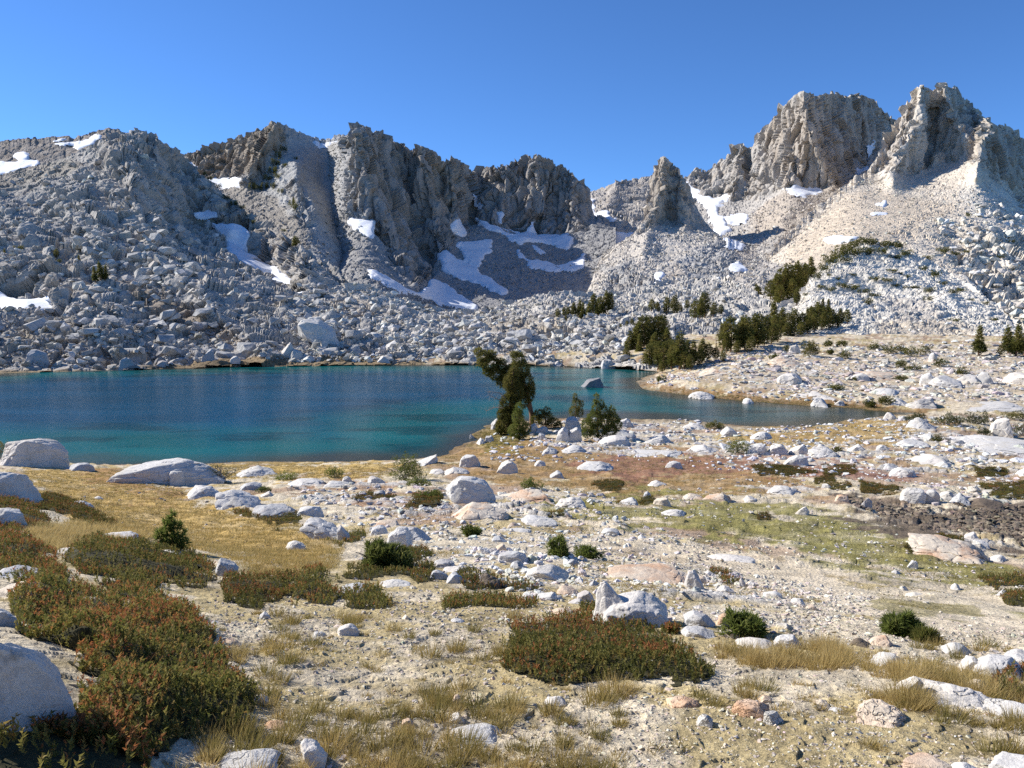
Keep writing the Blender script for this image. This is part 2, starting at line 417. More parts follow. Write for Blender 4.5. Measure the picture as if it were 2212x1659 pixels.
def build_ground():
    prof = np.array([(1760, 3.95), (1659, 4.5), (1500, 5.8), (1400, 7.4), (1300, 10.4), (1200, 17), (1150, 23.5), (1100, 31.5), (1050, 43.5), (1000, 57), (950, 74),
                     (915, 87), (880, 101), (850, 113), (830, 121), (800, 137), (780, 148), (760, 163), (740, 183), (715, 215)])
    vs = np.arange(1760, 714, -1.75)
    ys = np.concatenate([np.arange(-8, 3.9, .14), np.interp(-vs, -prof[:, 0], prof[:, 1])])
    us = np.concatenate([np.arange(-3200, -262, 60), np.arange(-260, 2480, 2.0), np.arange(2481, 5600, 60)])
    X = (us[None, :] - CX) / F * np.maximum(ys, 4.0)[:, None] * 1.01; Y = np.broadcast_to(ys[:, None], X.shape)
    Z = ground_z(X, Y)
    P = np.stack([X, Y, Z], -1)
    near = np.clip(Y / 12, .25, 2.2)
    e = fbm(P, np.array([1.1, 1.1, 1.1]), 51, 4) * .055 * near
    h, ed, r = cells(P + .05 * vnoise(P, .4, 8)[..., None], np.array([.16, .16, .5]), 61)
    e = e + np.clip(h, -.2, 1) * .018 * sstep(Y, 13, 6)
    h2, ed2, r2 = cells(P, np.array([.5, .5, 1.]), 62)
    e = e + np.clip(h2, 0, 1) * .05 * sstep(Y, 12, 22) * sstep(r2, .5, .8)
    # dry pond bed: cracked flat stones
    u, v = project(P)
    pond = sstep(sdf_poly(u, v, PL(COVER[10][3])), -2, 14) * (Y > 20)
    h3, ed3, r3 = cells(P + .25 * vnoise(P, .8, 19)[..., None], np.array([.85, .6, 2.]), 63)
    Pb = np.stack([X, Y, Z], -1)
    reg = np.zeros(X.shape)
    for k_, soft, poly in BEDROCK:
        reg = np.maximum(reg, k_ * sstep(sdf_poly(u, v, PL(poly)), -soft, soft) * (Y > 8) * (Z > .15))
    bn = fbm(Pb + .4 * vnoise(Pb, 1.5, 5)[..., None], np.array([7., 2.6, 7.]) , 301, 4)
    bed = reg * sstep(bn, .30 - .28 * reg, .42 - .28 * reg)
    hb, eb, rb = cells(Pb + .3 * vnoise(Pb, 1.2, 17)[..., None], np.array([1.5, 1.1, 3.]), 302); hb2, eb2, rb2 = cells(Pb, np.array([.55, .5, 1.5]), 303)
    plate = bed * np.clip(.10 + .16 * rb + .10 * hb + .05 * hb2 - .16 * np.exp(-eb * 14) - .03 * np.exp(-eb2 * 14), -.02, .5) * np.clip(1.1 - Y / 140, .4, 1.0)
    P[..., 2] += plate
    P[..., 2] += e * np.where(Z < .05, .3, 1) - pond * .22 + pond * (h3 * .10 + np.minimum(ed3, .25) * .3)
    Pc = np.stack([X, Y, Z], -1)
    col = cover_colour(Pc)
    bw = (sstep(plate, .03, .09) * (1 - .5 * np.exp(-eb * 16)))[..., None]
    col = col * (1 - bw) + bw * (np.array([.51, .475, .42]) * (.8 + .3 * rb[..., None]) * (.9 + .2 * rb2[..., None]))
    me = mesh_np('ground', P.reshape(-1, 3), grid_faces(*X.shape))
    vcol(me, 'cover', col.reshape(-1, 3))
    o = link('ground', me, M['ground']); tag(o, kind='structure'); return o
GROUND = build_ground()

_gm = GROUND.data; GP = np.empty(len(_gm.vertices) * 3, np.float32); _gm.vertices.foreach_get('co', GP); GP = GP.reshape(-1, 3).astype(float)
GU, GV = project(GP); GOK = (GP[:, 1] > 3.2)
GF = np.empty(len(_gm.polygons) * 4, np.int32); _gm.polygons.foreach_get('vertices', GF); GF = GF.reshape(-1, 4)
def ground_pick(poly, n, rng, skip=()):
    """n points of the ground inside a patch, evenly spread as seen, with a little jitter"""
    q = PL(poly); lo, hi = q.min(0), q.max(0)
    c = np.flatnonzero(GOK & (GU > lo[0]) & (GU < hi[0]) & (GV > lo[1]) & (GV < hi[1])); c = c[inside_poly(GU[c], GV[c], q)]
    for s_ in skip: c = c[~inside_poly(GU[c], GV[c], PL(s_))]
    if not len(c): return np.zeros((0, 3))
    i = rng.choice(c, n); P = GP[i].copy(); j = P[:, 1] / F * 1.2
    P[:, 0] += rng.uniform(-1, 1, n) * j; P[:, 1] += rng.uniform(-1, 1, n) * j * 3; return P

def build_lake():
    xs = np.arange(-190, 130, .9); ys = np.arange(52, 196, .9)
    X, Y = np.meshgrid(xs, ys); d = sdf_poly(X, Y, SHORE_W)
    P = np.stack([X, Y, 0 * X], -1)
    dn = d + 3.5 * fbm(P, np.array([14., 9., 9.]), 71, 4)
    t1 = sstep(dn, 1.0, 7)[..., None]; t2 = sstep(dn, 9, 30)[..., None]
    sh, mid, deep = np.array([.045, .05, .035]), np.array([.006, .105, .108]), np.array([.003, .058, .115])
    inlet = (sstep(X, 12, 30) * sstep(Y, 135, 118))[..., None]
    mid = mid * (1 - inlet * .7) + np.array([.03, .055, .06]) * inlet * .7
    deep = deep * (1 - inlet * .6) + np.array([.02, .05, .065]) * inlet * .6
    c = sh * (1 - t1) + mid * t1; c = c * (1 - t2) + deep * t2
    reef = sstep(fbm(P, np.array([9., 3.5, 3.]), 77, 3), .3, .6) * sstep(d, 40, 16) * sstep(d, 2, 5)
    c = c * (1 - .45 * reef[..., None])
    keep = d > -2.5
    idx = -np.ones(X.shape, int); 
    f = grid_faces(*X.shape); kf = keep.ravel()[f].all(1); f = f[kf]
    used = np.unique(f); rm = -np.ones(X.size, int); rm[used] = np.arange(len(used))
    me = mesh_np('lake', P.reshape(-1, 3)[used], rm[f]); vcol(me, 'depthcol', c.reshape(-1, 3)[used])
    o = link('lake', me, M['water']); tag(o, kind='structure'); return o
LAKE = build_lake()

# ------------------------------------------------------------------ mountains: surfaces lofted through guide curves
class Layer: pass
LAYERS = {}; CRAG = {'a': .5, 't': .42, 'c': .85}
def layer(name, label, curves, u0, u1, du=1.8, dv=1.7, relief=(), crag=None, tint=None, snow=(), back=90, jag=0):
    us = np.arange(u0, u1 + .1, du); cs = []
    for c in curves:
        a = UVY(c); cs.append((np.interp(us, a[:, 0], a[:, 1]), np.interp(us, a[:, 0], a[:, 2])))
    g = np.exp(-.5 * (np.arange(-45, 46) / 13.0) ** 2); g /= g.sum()
    sm = lambda q: np.convolve(np.pad(q, 45, mode='edge'), g, 'valid')
    top_v = cs[-1][0]; cs = [(np.maximum(sm(q), top_v + 1.0 * (len(cs) - 1 - n_)), sm(w)) for n_, (q, w) in enumerate(cs[:-1])] + [cs[-1]]
    V = [cs[0][0]]; Y = [cs[0][1]]; S = [0.0]
    for k in range(len(cs) - 1):
        n = max(3, int(np.max(np.abs(cs[k + 1][0] - cs[k][0])) / dv))
        for i in range(1, n + 1):
            t = i / n; V.append(cs[k][0] * (1 - t) + cs[k + 1][0] * t); Y.append(cs[k][1] * (1 - t) + cs[k + 1][1] * t); S.append(k + t)
    V = np.array(V); Y = np.array(Y); U = np.broadcast_to(us, V.shape); top = V.shape[0]
    # soften the kinks between guide curves
    for _ in range(6):
        Y[1:-1] = .25 * Y[:-2] + .5 * Y[1:-1] + .25 * Y[2:]
    for _ in range(50):
        Y[:, 1:-1] = .25 * Y[:, :-2] + .5 * Y[:, 1:-1] + .25 * Y[:, 2:]
    S = np.array(S)[:, None] / (len(cs) - 1) + 0 * U
    if jag:                                          # broken teeth along the crest
        q1 = np.stack([us / 9.0 + .6 * vnoise(np.stack([us, 0 * us, 0 * us], -1), 14.0, 3), 0 * us + len(label), 0 * us], -1); k1 = _f(_hash(np.floor(q1[:, 0]).astype(int), np.full(len(us), ord(label[0])), np.zeros(len(us), int), 5))
        k2 = _f(_hash(np.floor(us / 4.3).astype(int), np.full(len(us), ord(label[0])), np.ones(len(us), int), 6))
        V = V - (jag * (k1 * .75 + k2 * .5 - .5))[None] * sstep(V - V[-1:], 26, 0)
    for pts, w, amp in relief:                       # amp > 0: a rib that stands out towards the viewer
        d = dist_line(U, V, PL(pts)); Y = Y - amp * np.exp(-(d / w) ** 1.5)
    P = at(U, V, Y)
    B = [P]
    dirx = P[-1][:, 0] / P[-1][:, 1]
    for k in (.06, .16, .35, .65, 1.0):
        q = P[-1].copy(); dy = back * k; q[:, 1] += dy; q[:, 0] += dirx * dy; q[:, 2] -= dy * (.55 + .5 * k); B.append(q[None])
    P = np.concatenate(B, 0)
    U2 = np.concatenate([U] + [U[-1:]] * 5, 0); V2 = np.concatenate([V] + [V[-1:]] * 5, 0); S2 = np.concatenate([S] + [S[-1:]] * 5, 0)
    N = grid_normals(P); flip = np.sign(np.einsum('...i,...i', N, np.array([0, 0, CAMH]) - P)); flip[top:] = flip[top - 1]; N = N * flip[..., None]
    base = P.copy()
    damp = np.ones(U2.shape); smask = []
    for spec in snow:
        q = PL(spec[1]); d = sdf_poly(U2, V2, q) + 3 + 7 * fbm(P, np.array([18.] * 3), 5, 3) + 3.0 * fbm(P, np.array([6.] * 3), 6, 2)
        d[top:] = -99; smask.append(d); damp *= 1 - .8 * sstep(d, -2, 5)
    cliff = np.zeros(U2.shape); amp = np.ones(U2.shape)
    tintc, cliff, amp = tint(U2, V2, P)
    for (sc, a, sd, stretch, mode) in crag:
        # cliffs: blocks stretched upright; talus: equal blocks
        q = P + (.35 * sc) * np.stack([vnoise(P, sc * 1.3, sd + 1), vnoise(P, sc * 1.3, sd + 2), vnoise(P, sc * 1.3, sd + 3)], -1)
        if mode == 'n': disp = fbm(P, np.array([sc] * 3), sd, 4) * a
        else:
            h, ed, r = cells(q, np.array([sc, sc, sc * stretch]), sd)
            disp = a * CRAG[mode] * (h - (.6 if mode == 'c' else .35) * np.exp(-ed * 9))
        wgt = cliff if mode == 'c' else ((1 - cliff) if mode == 't' else 1.0 - .55 * cliff)
        if sc > 14: disp = np.minimum(disp, a * .35) * (1 - .75 * sstep(np.arange(U2.shape[0], dtype=float), top - 22, top - 3))[:, None]
        P = P + N * (disp * amp * damp * wgt)[..., None]
    me = mesh_np(name, P.reshape(-1, 3), grid_faces(*U2.shape), smooth=False)
    vcol(me, 'tint', tintc.reshape(-1, 3)); vfloat(me, 'cliff', cliff.ravel())
    o = link(name, me, M['mountain']); tag(o, kind='structure')
    L = Layer(); L.U, L.V, L.P, L.N, L.base, L.top, L.o, L.cliff = U, V, P[:top], N[:top], base[:top], top, o, cliff[:top]
    LAYERS[label] = L
    f = grid_faces(*U2.shape)
    for spec, d in zip(snow, smask):
        fs = f[(d.ravel()[f] > -1.5).all(1)]
        if len(fs) < 4: continue
        used = np.unique(fs); rm = -np.ones(U2.size, int); rm[used] = np.arange(len(used))
        off = .8 * (spec[2] if len(spec) > 2 else 1.2)
        lift = (off * sstep(d, -1.5, 5) - .5 * off * (1 - sstep(d, -1.5, 3))).ravel()[used]
        Q = base.reshape(-1, 3)[used] + N.reshape(-1, 3)[used] * lift[:, None]
        Q[:, 2] += .5 * off * vnoise(Q, 9.0, 91)
        so = link('snow_patch', mesh_np('snow_patch', Q, rm[fs]), M['snow'])
        tag(so, spec[0], 'snow patch', 'late summer snow patches on the mountains')
    return L
def regions(default, regs, cliffs=(), amps=()):
    def fn(U, V, P):
        n = fbm(P, np.array([30.] * 3), 15, 3) * 14
        col = np.broadcast_to(np.array(default), P.shape).copy()
        for c, soft, k, poly in regs:
            w = (sstep(sdf_poly(U, V, PL(poly)) + n, -soft, soft) * k)[..., None]; col = col * (1 - w) + np.array(c) * w
        cl = np.zeros(U.shape)
        for soft, k, poly in cliffs: cl = np.maximum(cl, k * sstep(sdf_poly(U, V, PL(poly)) + n * .7, -soft, soft))
        am = np.ones(U.shape)
        for soft, k, poly in amps:
            w = sstep(sdf_poly(U, V, PL(poly)) + n * .5, -soft, soft); am = am * (1 - w) + k * w
        return col, cl, am
    return fn
GR = (.43, .40, .355); WARM = (.47, .405, .33); BROWN = (.27, .21, .15); DARK = (.27, .255, .235)

layer('ridge', 'A', ['-320,440,480 420,440,490', '-320,400,540 0,385,540 150,362,540 260,335,545 420,420,560',
  '-320,330,600 0,306,600 30,303,600 60,299,600 95,299,600 130,294,600 160,297,600 190,291,600 215,282,600 240,278,600 262,284,600 280,292,600 320,312,600 420,390,600'],
  -320, 420, jag=5, crag=[(16, 4.5, 1, 1.2, 'a'), (6.5, 2.0, 2, 1.2, 'a'), (3, .9, 3, 1, 'a')],
  tint=regions((.33, .29, .25), [], [(10, 1, '-320,400 300,400 300,250 -320,250')]),
  snow=[('long snow bank under the brown ridge top', '120,311 135,306 180,304 213,299 205,309 180,316 140,317'),
        ('small snow patch low on the far brown ridge', '35,336 50,334 58,339 45,342'),
        ('wide snow bank on the slope at the photo edge', '-60,372 0,355 40,356 70,350 80,352 60,364 30,374 -60,380'),
        ('thin snow streak beside the bare brown slope', '75,373 95,366 105,365 120,355 128,354 118,362 100,372 80,376')])

layer('mountain', 'B', [
  '-300,820,152 0,807,157 150,801,162 300,797,166 450,793,171 600,790,175 700,789,177 800,788,178',
  '-300,735,180 0,725,184 200,718,194 400,716,203 600,706,212 700,700,216 800,696,218',
  '-300,630,230 0,640,232 200,622,240 400,612,248 600,640,250 700,650,255 800,650,262',
  '-300,490,290 0,495,292 120,500,300 200,490,300 290,500,300 340,500,318 400,505,342 480,520,352 540,550,346 600,580,326 650,600,290 700,630,284 800,655,275',
  '-300,425,345 0,425,352 150,405,355 230,400,348 285,395,345 330,400,368 400,410,408 450,440,410 520,480,388 600,525,352 640,545,316 700,590,300 760,628,288 800,655,280',
  '-300,400,400 0,378,430 100,353,430 140,343,430 180,323,428 220,304,425 250,294,424 275,289,422 300,288,424 322,294,428 345,306,432 365,318,438 385,330,442 402,352,442 430,376,436 480,417,420 520,451,400 560,482,385 600,504,372 620,515,352 640,530,335 680,556,322 720,585,310 750,606,300 780,630,292 800,655,285'],
  -300, 800,
  relief=[('235,310 272,362 300,430 335,520', 36, 20), ('150,345 170,420 230,520', 30, 10), ('340,310 365,380 400,450', 20, 12), ('440,400 470,450 500,500', 18, 8), ('410,470 470,520 560,560 620,620', 26, -16), ('100,400 160,470 220,540', 30, 14), ('0,440 60,500 120,560', 26, 12), ('330,560 400,600 470,660', 24, 10), ('120,640 200,700 260,760', 24, 7), ('440,660 520,710 580,760', 22, 6),
          ('640,535 660,580 670,620', 30, 12), ('0,560 100,590 190,620 230,660', 40, 10), ('0,650 60,640 110,660', 24, -8), ('260,560 420,600 560,650', 30, 6)],
  jag=4, crag=[(20, 5.6, 11, 2.2, 'c'), (9, 3.0, 15, 2.0, 'c'), (16, 3.6, 12, 1, 't'), (7, 3.0, 13, 1.2, 'a'), (3.0, 1.0, 14, 1.1, 'a')],
  tint=regions(GR, [((.29, .225, .155), 10, .7, '230,590 330,620 480,690 560,760 400,740 280,650'), ((.30, .26, .20), 12, .7, '-300,380 150,345 190,360 60,410 -300,440'),
                    ((.32, .27, .20), 10, .5, '0,700 230,690 380,750 300,785 0,790'), ((.25, .17, .08), 3, .9, '-300,800 0,797 200,790 480,779 640,779 800,774 800,795 600,795 300,803 -300,825')],
              [(14, .8, '190,300 300,270 420,340 640,510 720,600 560,560 420,500 330,480 260,420'), (10, .8, '-60,540 150,560 230,640 190,670 -60,620')],
              [(10, .35, '-300,790 800,770 800,800 -300,830'), (12, .55, '0,385 180,330 210,340 130,400 0,440')]),
  snow=[('bright snow sheet in the gully under the dark cliff', '450,478 470,490 520,492 540,512 530,545 560,562 600,578 605,592 560,585 510,560 490,535 480,505', 1.5),
        ('small snow cap at the head of the gully', '423,462 450,459 466,466 450,470 428,467', 1.0),
        ('snow remnant below the pale outcrop', '578,585 600,588 620,602 640,620 625,620 600,604', .9),
        ('thin snow scrap at the foot of the outcrop', '634,630 670,626 660,636 640,638', .8),
        ('low snow field above the lake shore at the photo edge', '-120,625 0,630 40,650 80,648 120,643 100,655 115,668 80,672 50,668 0,662 -120,662', 1.2)])

layer('ridge', 'C', [
  '380,690,330 800,690,330',
  '380,520,500 480,520,490 560,560,450 650,590,430 720,605,420 745,612,470 800,640,540',
  '380,398,668 440,392,664 500,400,655 560,398,635 600,420,590 650,430,545 720,470,540 745,476,590 800,510,640',
  '380,342,700 395,335,700 430,328,695 450,322,695 480,312,690 505,304,690 530,295,685 555,284,680 572,274,675 585,268,672 600,267,672 612,270,675 640,282,690 665,292,700 690,302,705 715,298,705 740,293,705 770,292,705 800,300,700'],
  380, 800,
  relief=[('595,270 560,330 530,390', 22, 34), ('700,305 700,400 720,500', 32, -14), ('640,360 640,430 650,470', 20, 16)],
  jag=7, crag=[(20, 5.5, 21, 4.5, 'c'), (8, 3.4, 22, 4, 'c'), (4, 1.2, 25, 3, 'c'), (6, 1.4, 23, 1, 't'), (3.2, .9, 24, 1.1, 'a')],
  tint=regions((.41, .40, .375), [((.35, .27, .18), 8, .7, '400,330 600,265 610,300 560,370 430,385'), ((.24, .19, .13), 10, .5, '480,400 560,400 650,480 690,580 600,530 500,460')],
              [(8, 1, '380,330 600,255 620,290 560,400 380,410'), (8, .8, '610,380 660,390 670,480 630,470')],
              [(10, .5, '660,300 740,300 740,560 690,520'), (8, .7, '640,280 700,300 690,420 610,400')]),
  snow=[('crescent of snow under the fluted brown cliff', '430,386 455,389 500,386 519,388 515,400 470,401 445,400', 1.2),
        ('snow strip along the skyline saddle', '675,306 700,307 735,308 725,315 690,316', 1.0),
        ('narrow snow sliver beside the shaded knoll', '408,350 416,352 424,366 417,364', .8)])

layer('mountain', 'D', [
  '700,720,300 1330,720,320',
  '700,640,400 760,610,420 800,605,410 850,640,400 900,668,450 950,672,470 1000,680,470 1100,680,470 1200,670,480 1250,660,485 1330,660,470',
  '700,600,540 730,560,520 760,520,510 800,545,495 850,590,500 900,625,500 940,600,535 970,560,560 1000,520,590 1050,500,610 1100,515,605 1200,520,610 1250,500,615 1330,500,600',
  '700,470,620 730,440,565 760,420,556 800,450,556 850,520,556 900,590,550 935,585,560 960,545,580 985,490,590 1020,470,625 1060,475,636 1110,505,640 1150,505,640 1200,512,636 1240,492,634 1265,470,636 1330,490,650',
  '700,320,720 735,305,640 745,295,605 758,290,594 765,278,594 775,274,595 790,277,596 800,283,598 815,288,600 840,303,605 855,310,608 870,317,612 878,328,615 887,334,618 895,333,618 903,324,618 910,319,620 918,322,622 932,327,626 940,338,628 952,347,632 965,349,636 977,342,640 987,351,645 1000,355,650 1008,362,655 1020,371,662 1033,374,668 1045,367,672 1062,361,678 1078,364,680 1090,361,682 1110,354,684 1130,348,682 1150,344,680 1160,342,678 1175,344,676 1190,350,674 1205,360,672 1225,372,670 1245,384,668 1256,397,666 1264,412,664 1268,432,662 1275,452,662 1290,470,660 1330,480,660'],
  700, 1330,
  relief=[('770,276 790,380 840,490 900,610', 34, 34), ('745,300 735,380 745,450', 18, 20), ('905,322 935,440 950,560', 26, 16), ('860,320 890,420 920,540', 20, -14),
          ('1035,372 1035,430 1020,480', 16, -24), ('1095,360 1090,420 1085,480', 18, 12), ('1165,345 1150,420 1135,500', 22, 10), ('1240,385 1235,440 1225,500', 20, 8), ('970,350 985,430 985,490', 16, 10)],
  jag=9, crag=[(26, 5.0, 31, 5, 'c'), (12, 4.4, 32, 5.5, 'c'), (5.5, 2.2, 35, 5, 'c'), (8, 1.4, 33, 1, 't'), (4, 1.1, 34, 1.5, 'a')],
  tint=regions((.33, .32, .305), [((.34, .30, .25), 10, .5, '760,290 1270,350 1260,440 1100,430 900,480 800,420'), ((.40, .385, .36), 8, .8, '700,300 755,300 770,420 800,520 720,520 700,460'),
              ((.36, .30, .22), 6, .5, '910,330 1000,360 980,480 930,440')],
              [(8, 1, '735,260 1290,330 1275,490 1200,515 1050,480 985,490 960,560 905,630 850,560 790,460 740,440')],
              [(8, .55, '940,680 960,560 1010,500 1280,520 1330,680')]),
  snow=[('wide snow apron at the very foot of the dark buttress', '800,588 830,600 870,622 905,632 925,622 940,606 985,628 1010,650 1028,664 990,662 940,652 880,632 830,608', 1.8),
        ('broad snow tongue running down the cirque', '942,545 965,540 985,558 1010,572 1040,592 1070,608 1092,628 1060,622 1000,602 960,580', 1.8),
        ('snow lobe below the cirque headwall', '990,530 1030,528 1062,520 1056,545 1040,562 1035,575 1000,565 1000,545', 1.6),
        ('pointed snow patch wedged beside the dark cliff', '975,488 990,478 1005,496 1000,504 980,500', 1.2),
        ('long snow band along the base of the fluted wall', '1030,473 1050,476 1075,488 1110,508 1140,500 1148,478 1155,480 1160,508 1190,512 1232,508 1245,520 1230,538 1205,535 1170,520 1120,522 1070,505 1040,495', 1.6),
        ('narrow snow chute splitting the headwall', '1028,425 1040,420 1044,440 1038,452 1030,445', 1.2),
        ('thin snow finger high on the fluted wall base', '1074,460 1082,462 1088,485 1078,484', 1.0),
        ('broken snow strip across the shaded scree', '1120,545 1150,560 1185,570 1230,582 1200,584 1150,572 1122,556', 1.1),
        ('row of snow scraps near the shadow edge', '1195,575 1240,568 1262,550 1258,578 1225,592', 1.1),
        ('small snow flecks on the middle scree', '1150,530 1175,540 1190,552 1165,548', .9),
        ('sunlit snow wedge beside the pale scree', '757,480 790,478 808,482 803,512 785,506 765,492', 1.5),
        ('snow ribbon under the pale slabs', '795,585 815,592 840,606 830,612 805,598', 1.2)])

layer('ridge', 'E', ['1230,600,560 1560,600,560', '1230,490,680 1330,490,670 1560,490,670',
  '1230,440,790 1255,424,790 1270,416,790 1290,411,790 1310,405,790 1330,394,790 1350,390,790 1375,386,790 1400,382,790 1440,383,790 1480,388,790 1500,378,790 1560,372,790'],
  1230, 1560, relief=[('1330,395 1310,450 1330,500', 24, 20)],
  jag=4, crag=[(14, 4, 41, 1.3, 'a'), (6, 2.0, 42, 1.2, 'a'), (3, .8, 43, 1, 'a')],
  tint=regions((.46, .42, .37), [], [(8, .7, '1300,395 1400,380 1400,440 1320,450')]),
  snow=[('steep snow chute descending from the pass', '1264,420 1280,422 1284,450 1292,478 1285,495 1262,500 1246,492 1258,475 1265,450', 1.5),
        ('snow patch under the broken crag by the pass', '1292,462 1310,460 1325,470 1340,468 1325,482 1305,478', 1.2),
        ('snow ledge at the edge of the cirque shadow', '1300,515 1330,506 1372,506 1360,520 1325,525', 1.2)])

layer('talus_slope', 'T', [
  '620,792,174 700,789,177 900,788,178 1100,788,178 1200,790,175 1300,793,170 1380,798,164 1440,800,160 1600,800,160',
  '620,715,208 900,728,205 1100,726,207 1300,722,208 1450,705,212 1600,690,222',
  '620,646,255 640,640,256 660,634,257 700,631,258 740,622,260 760,618,262 800,620,262 850,640,262 900,656,264 950,666,266 1000,674,266 1040,672,268 1070,664,270 1100,655,273 1150,640,278 1175,634,280 1200,630,284 1240,633,286 1300,638,288 1350,628,296 1400,616,306 1450,606,316 1500,598,320 1560,600,315 1600,612,300 1660,650,262 1720,700,225 1760,735,200'],
  620, 1760, du=1.6, dv=1.5, back=40,
  relief=[('690,745 700,690 690,660', 30, 4), ('950,740 1000,700 1100,690', 40, -4), ('1150,700 1250,680 1350,700', 40, 4)],
  crag=[(14, 1.8, 51, .8, 't'), (4.6, 1.5, 52, .8, 't'), (2.4, .9, 53, .8, 't')],
  tint=regions((.53, .49, .425), [((.33, .27, .19), 10, .6, '1050,700 1200,690 1240,720 1100,735'), ((.26, .18, .085), 3, .9, '620,778 900,779 1000,783 1040,780 1300,788 1340,784 1450,794 1450,812 620,802'),
                                   ((.36, .30, .23), 12, .6, '640,690 760,640 830,660 800,720 660,740')], [],
              [(6, .35, '620,780 1600,788 1600,810 620,805')]))

layer('mountain', 'F', [
  '1260,700,280 1780,690,280',
  '1260,650,330 1300,625,360 1350,612,365 1450,600,370 1600,596,380 1700,580,385 1780,560,390',
  '1260,642,400 1290,585,450 1310,550,468 1350,520,485 1390,495,508 1420,475,538 1450,470,536 1500,500,508 1540,520,490 1600,510,500 1700,480,520 1780,455,530',
  '1260,645,430 1272,630,440 1282,606,452 1290,570,470 1310,544,490 1350,518,505 1385,495,520 1393,462,540 1400,436,550 1405,418,556 1411,380,560 1417,364,562 1422,354,563 1428,344,564 1434,339,565 1440,342,565 1446,350,564 1453,357,562 1459,361,560 1465,374,557 1472,381,554 1479,391,550 1490,418,545 1500,444,540 1520,476,530 1540,500,520 1560,515,515 1650,535,510 1780,540,510'],
  1260, 1780, back=60,
  relief=[('1433,340 1425,420 1400,480 1390,540', 24, 22), ('1470,385 1470,440 1480,490', 14, 10), ('1340,575 1350,600 1370,620', 22, 8), ('1480,560 1540,540 1590,575', 26, 6)],
  jag=5, crag=[(15, 4.2, 61, 3.5, 'c'), (7, 2.4, 62, 3, 'c'), (3.5, 1.0, 65, 2.5, 'c'), (9, 1.2, 63, 1, 't'), (3.6, 1.0, 64, 1, 'a')],
  tint=regions((.54, .49, .42), [((.39, .345, .285), 8, .8, '1395,330 1480,360 1500,450 1540,500 1480,500 1400,480'), ((.44, .37, .29), 12, .5, '1450,580 1600,520 1640,590 1560,630 1440,620'),
              ((.39, .38, .36), 6, .8, '1300,580 1370,560 1390,600 1430,625 1340,640 1310,625'), ((.40, .395, .38), 6, .8, '1470,560 1560,530 1600,560 1590,600 1500,610')],
              [(8, 1, '1380,500 1405,320 1470,330 1505,440 1480,470 1420,480'), (6, .8, '1300,590 1360,570 1430,625 1340,645'), (6, .5, '1470,570 1560,535 1600,570 1560,610')], []),
  snow=[('small bright snow spot beside the rounded slab', '1420,598 1426,596 1428,612 1422,622 1417,614', 1.0),
        ('snow spot beside the striped slab', '1580,572 1595,570 1608,578 1595,582 1582,580', 1.0),
        ('small snow bank low in the wide gully', '1565,512 1585,514 1612,530 1600,538 1575,530', 1.2)])

layer('mountain', 'G', [
  '1455,640,380 1980,620,390',
  '1455,560,520 1560,560,500 1640,540,480 1700,510,500 1760,480,530 1800,440,590 1850,400,650 1900,360,680 1980,340,700',
  '1455,450,715 1500,430,710 1560,425,700 1600,440,685 1650,430,665 1690,405,640 1735,413,622 1800,402,668 1850,380,700 1890,335,735 1940,300,752 1980,290,755',
  '1455,402,760 1470,395,760 1480,388,760 1488,380,760 1497,371,760 1512,370,760 1530,371,758 1540,366,756 1550,356,754 1560,347,752 1575,336,750 1588,326,748 1600,319,746 1608,320,745 1615,332,744 1619,352,742 1624,330,735 1630,308,730 1637,292,726 1645,286,722 1655,279,716 1662,274,712 1672,258,704 1685,242,696 1695,230,690 1705,216,684 1715,207,680 1724,202,677 1730,198,675 1738,197,674 1746,203,676 1752,202,680 1758,209,684 1768,208,690 1776,211,696 1786,208,702 1795,208,708 1802,204,714 1810,208,718 1822,212,722 1832,214,726 1840,207,728 1846,205,730 1851,203,732 1856,206,734 1861,214,736 1866,204,738 1872,207,740 1877,222,742 1886,224,746 1894,233,750 1902,236,755 1911,245,760 1920,254,766 1930,262,770 1945,258,775 1960,262,780 1980,266,784'],
  1455, 1980,
  relief=[('1736,198 1745,270 1770,330 1800,400', 26, 34), ('1640,290 1650,350 1640,420', 26, 10), ('1690,240 1700,330 1700,400', 18, 10), ('1600,320 1590,370 1580,420', 16, 14), ('1850,205 1860,260 1850,330', 16, -8),
          ('1690,470 1720,450 1760,475', 24, 16)],
  jag=8, crag=[(26, 4.5, 71, 5, 'c'), (12, 4.0, 72, 6, 'c'), (5.5, 2.2, 75, 5.5, 'c'), (7, 1.4, 73, 1, 't'), (3.8, 1.0, 74, 1.4, 'a')],
  tint=regions((.47, .435, .385), [((.43, .36, .285), 14, .5, '1640,290 1740,195 1900,230 1860,330 1800,390 1700,400 1650,350'), ((.46, .39, .31), 8, .8, '1640,440 1690,410 1850,385 1800,440 1700,500 1600,520')],
              [(8, 1, '1470,440 1500,360 1620,300 1740,180 1880,190 1950,250 1890,340 1850,380 1800,405 1735,415 1690,408 1640,435 1560,430')], []),
  snow=[('snow field filling the notch behind the spire', '1481,392 1490,402 1520,420 1545,430 1570,422 1572,432 1545,446 1515,440 1500,430 1484,420', 1.6),
        ('tall snow gully below the notch', '1520,440 1545,446 1560,470 1575,490 1580,500 1555,512 1540,485 1528,462', 1.6),
        ('sunlit snow patch at the gully corner', '1565,472 1590,462 1615,462 1610,480 1575,485', 1.5),
        ('snow streak in the shaded chimney', '1878,312 1886,300 1892,305 1886,330 1878,345 1876,330', 1.2),
        ('snow wedge at the top of the tan scree fan', '1854,365 1872,362 1860,375 1852,378', 1.0),
        ('thin snow ledge crossing the cliff foot', '1690,408 1720,404 1740,412 1770,410 1772,415 1735,418 1705,412', .9)])

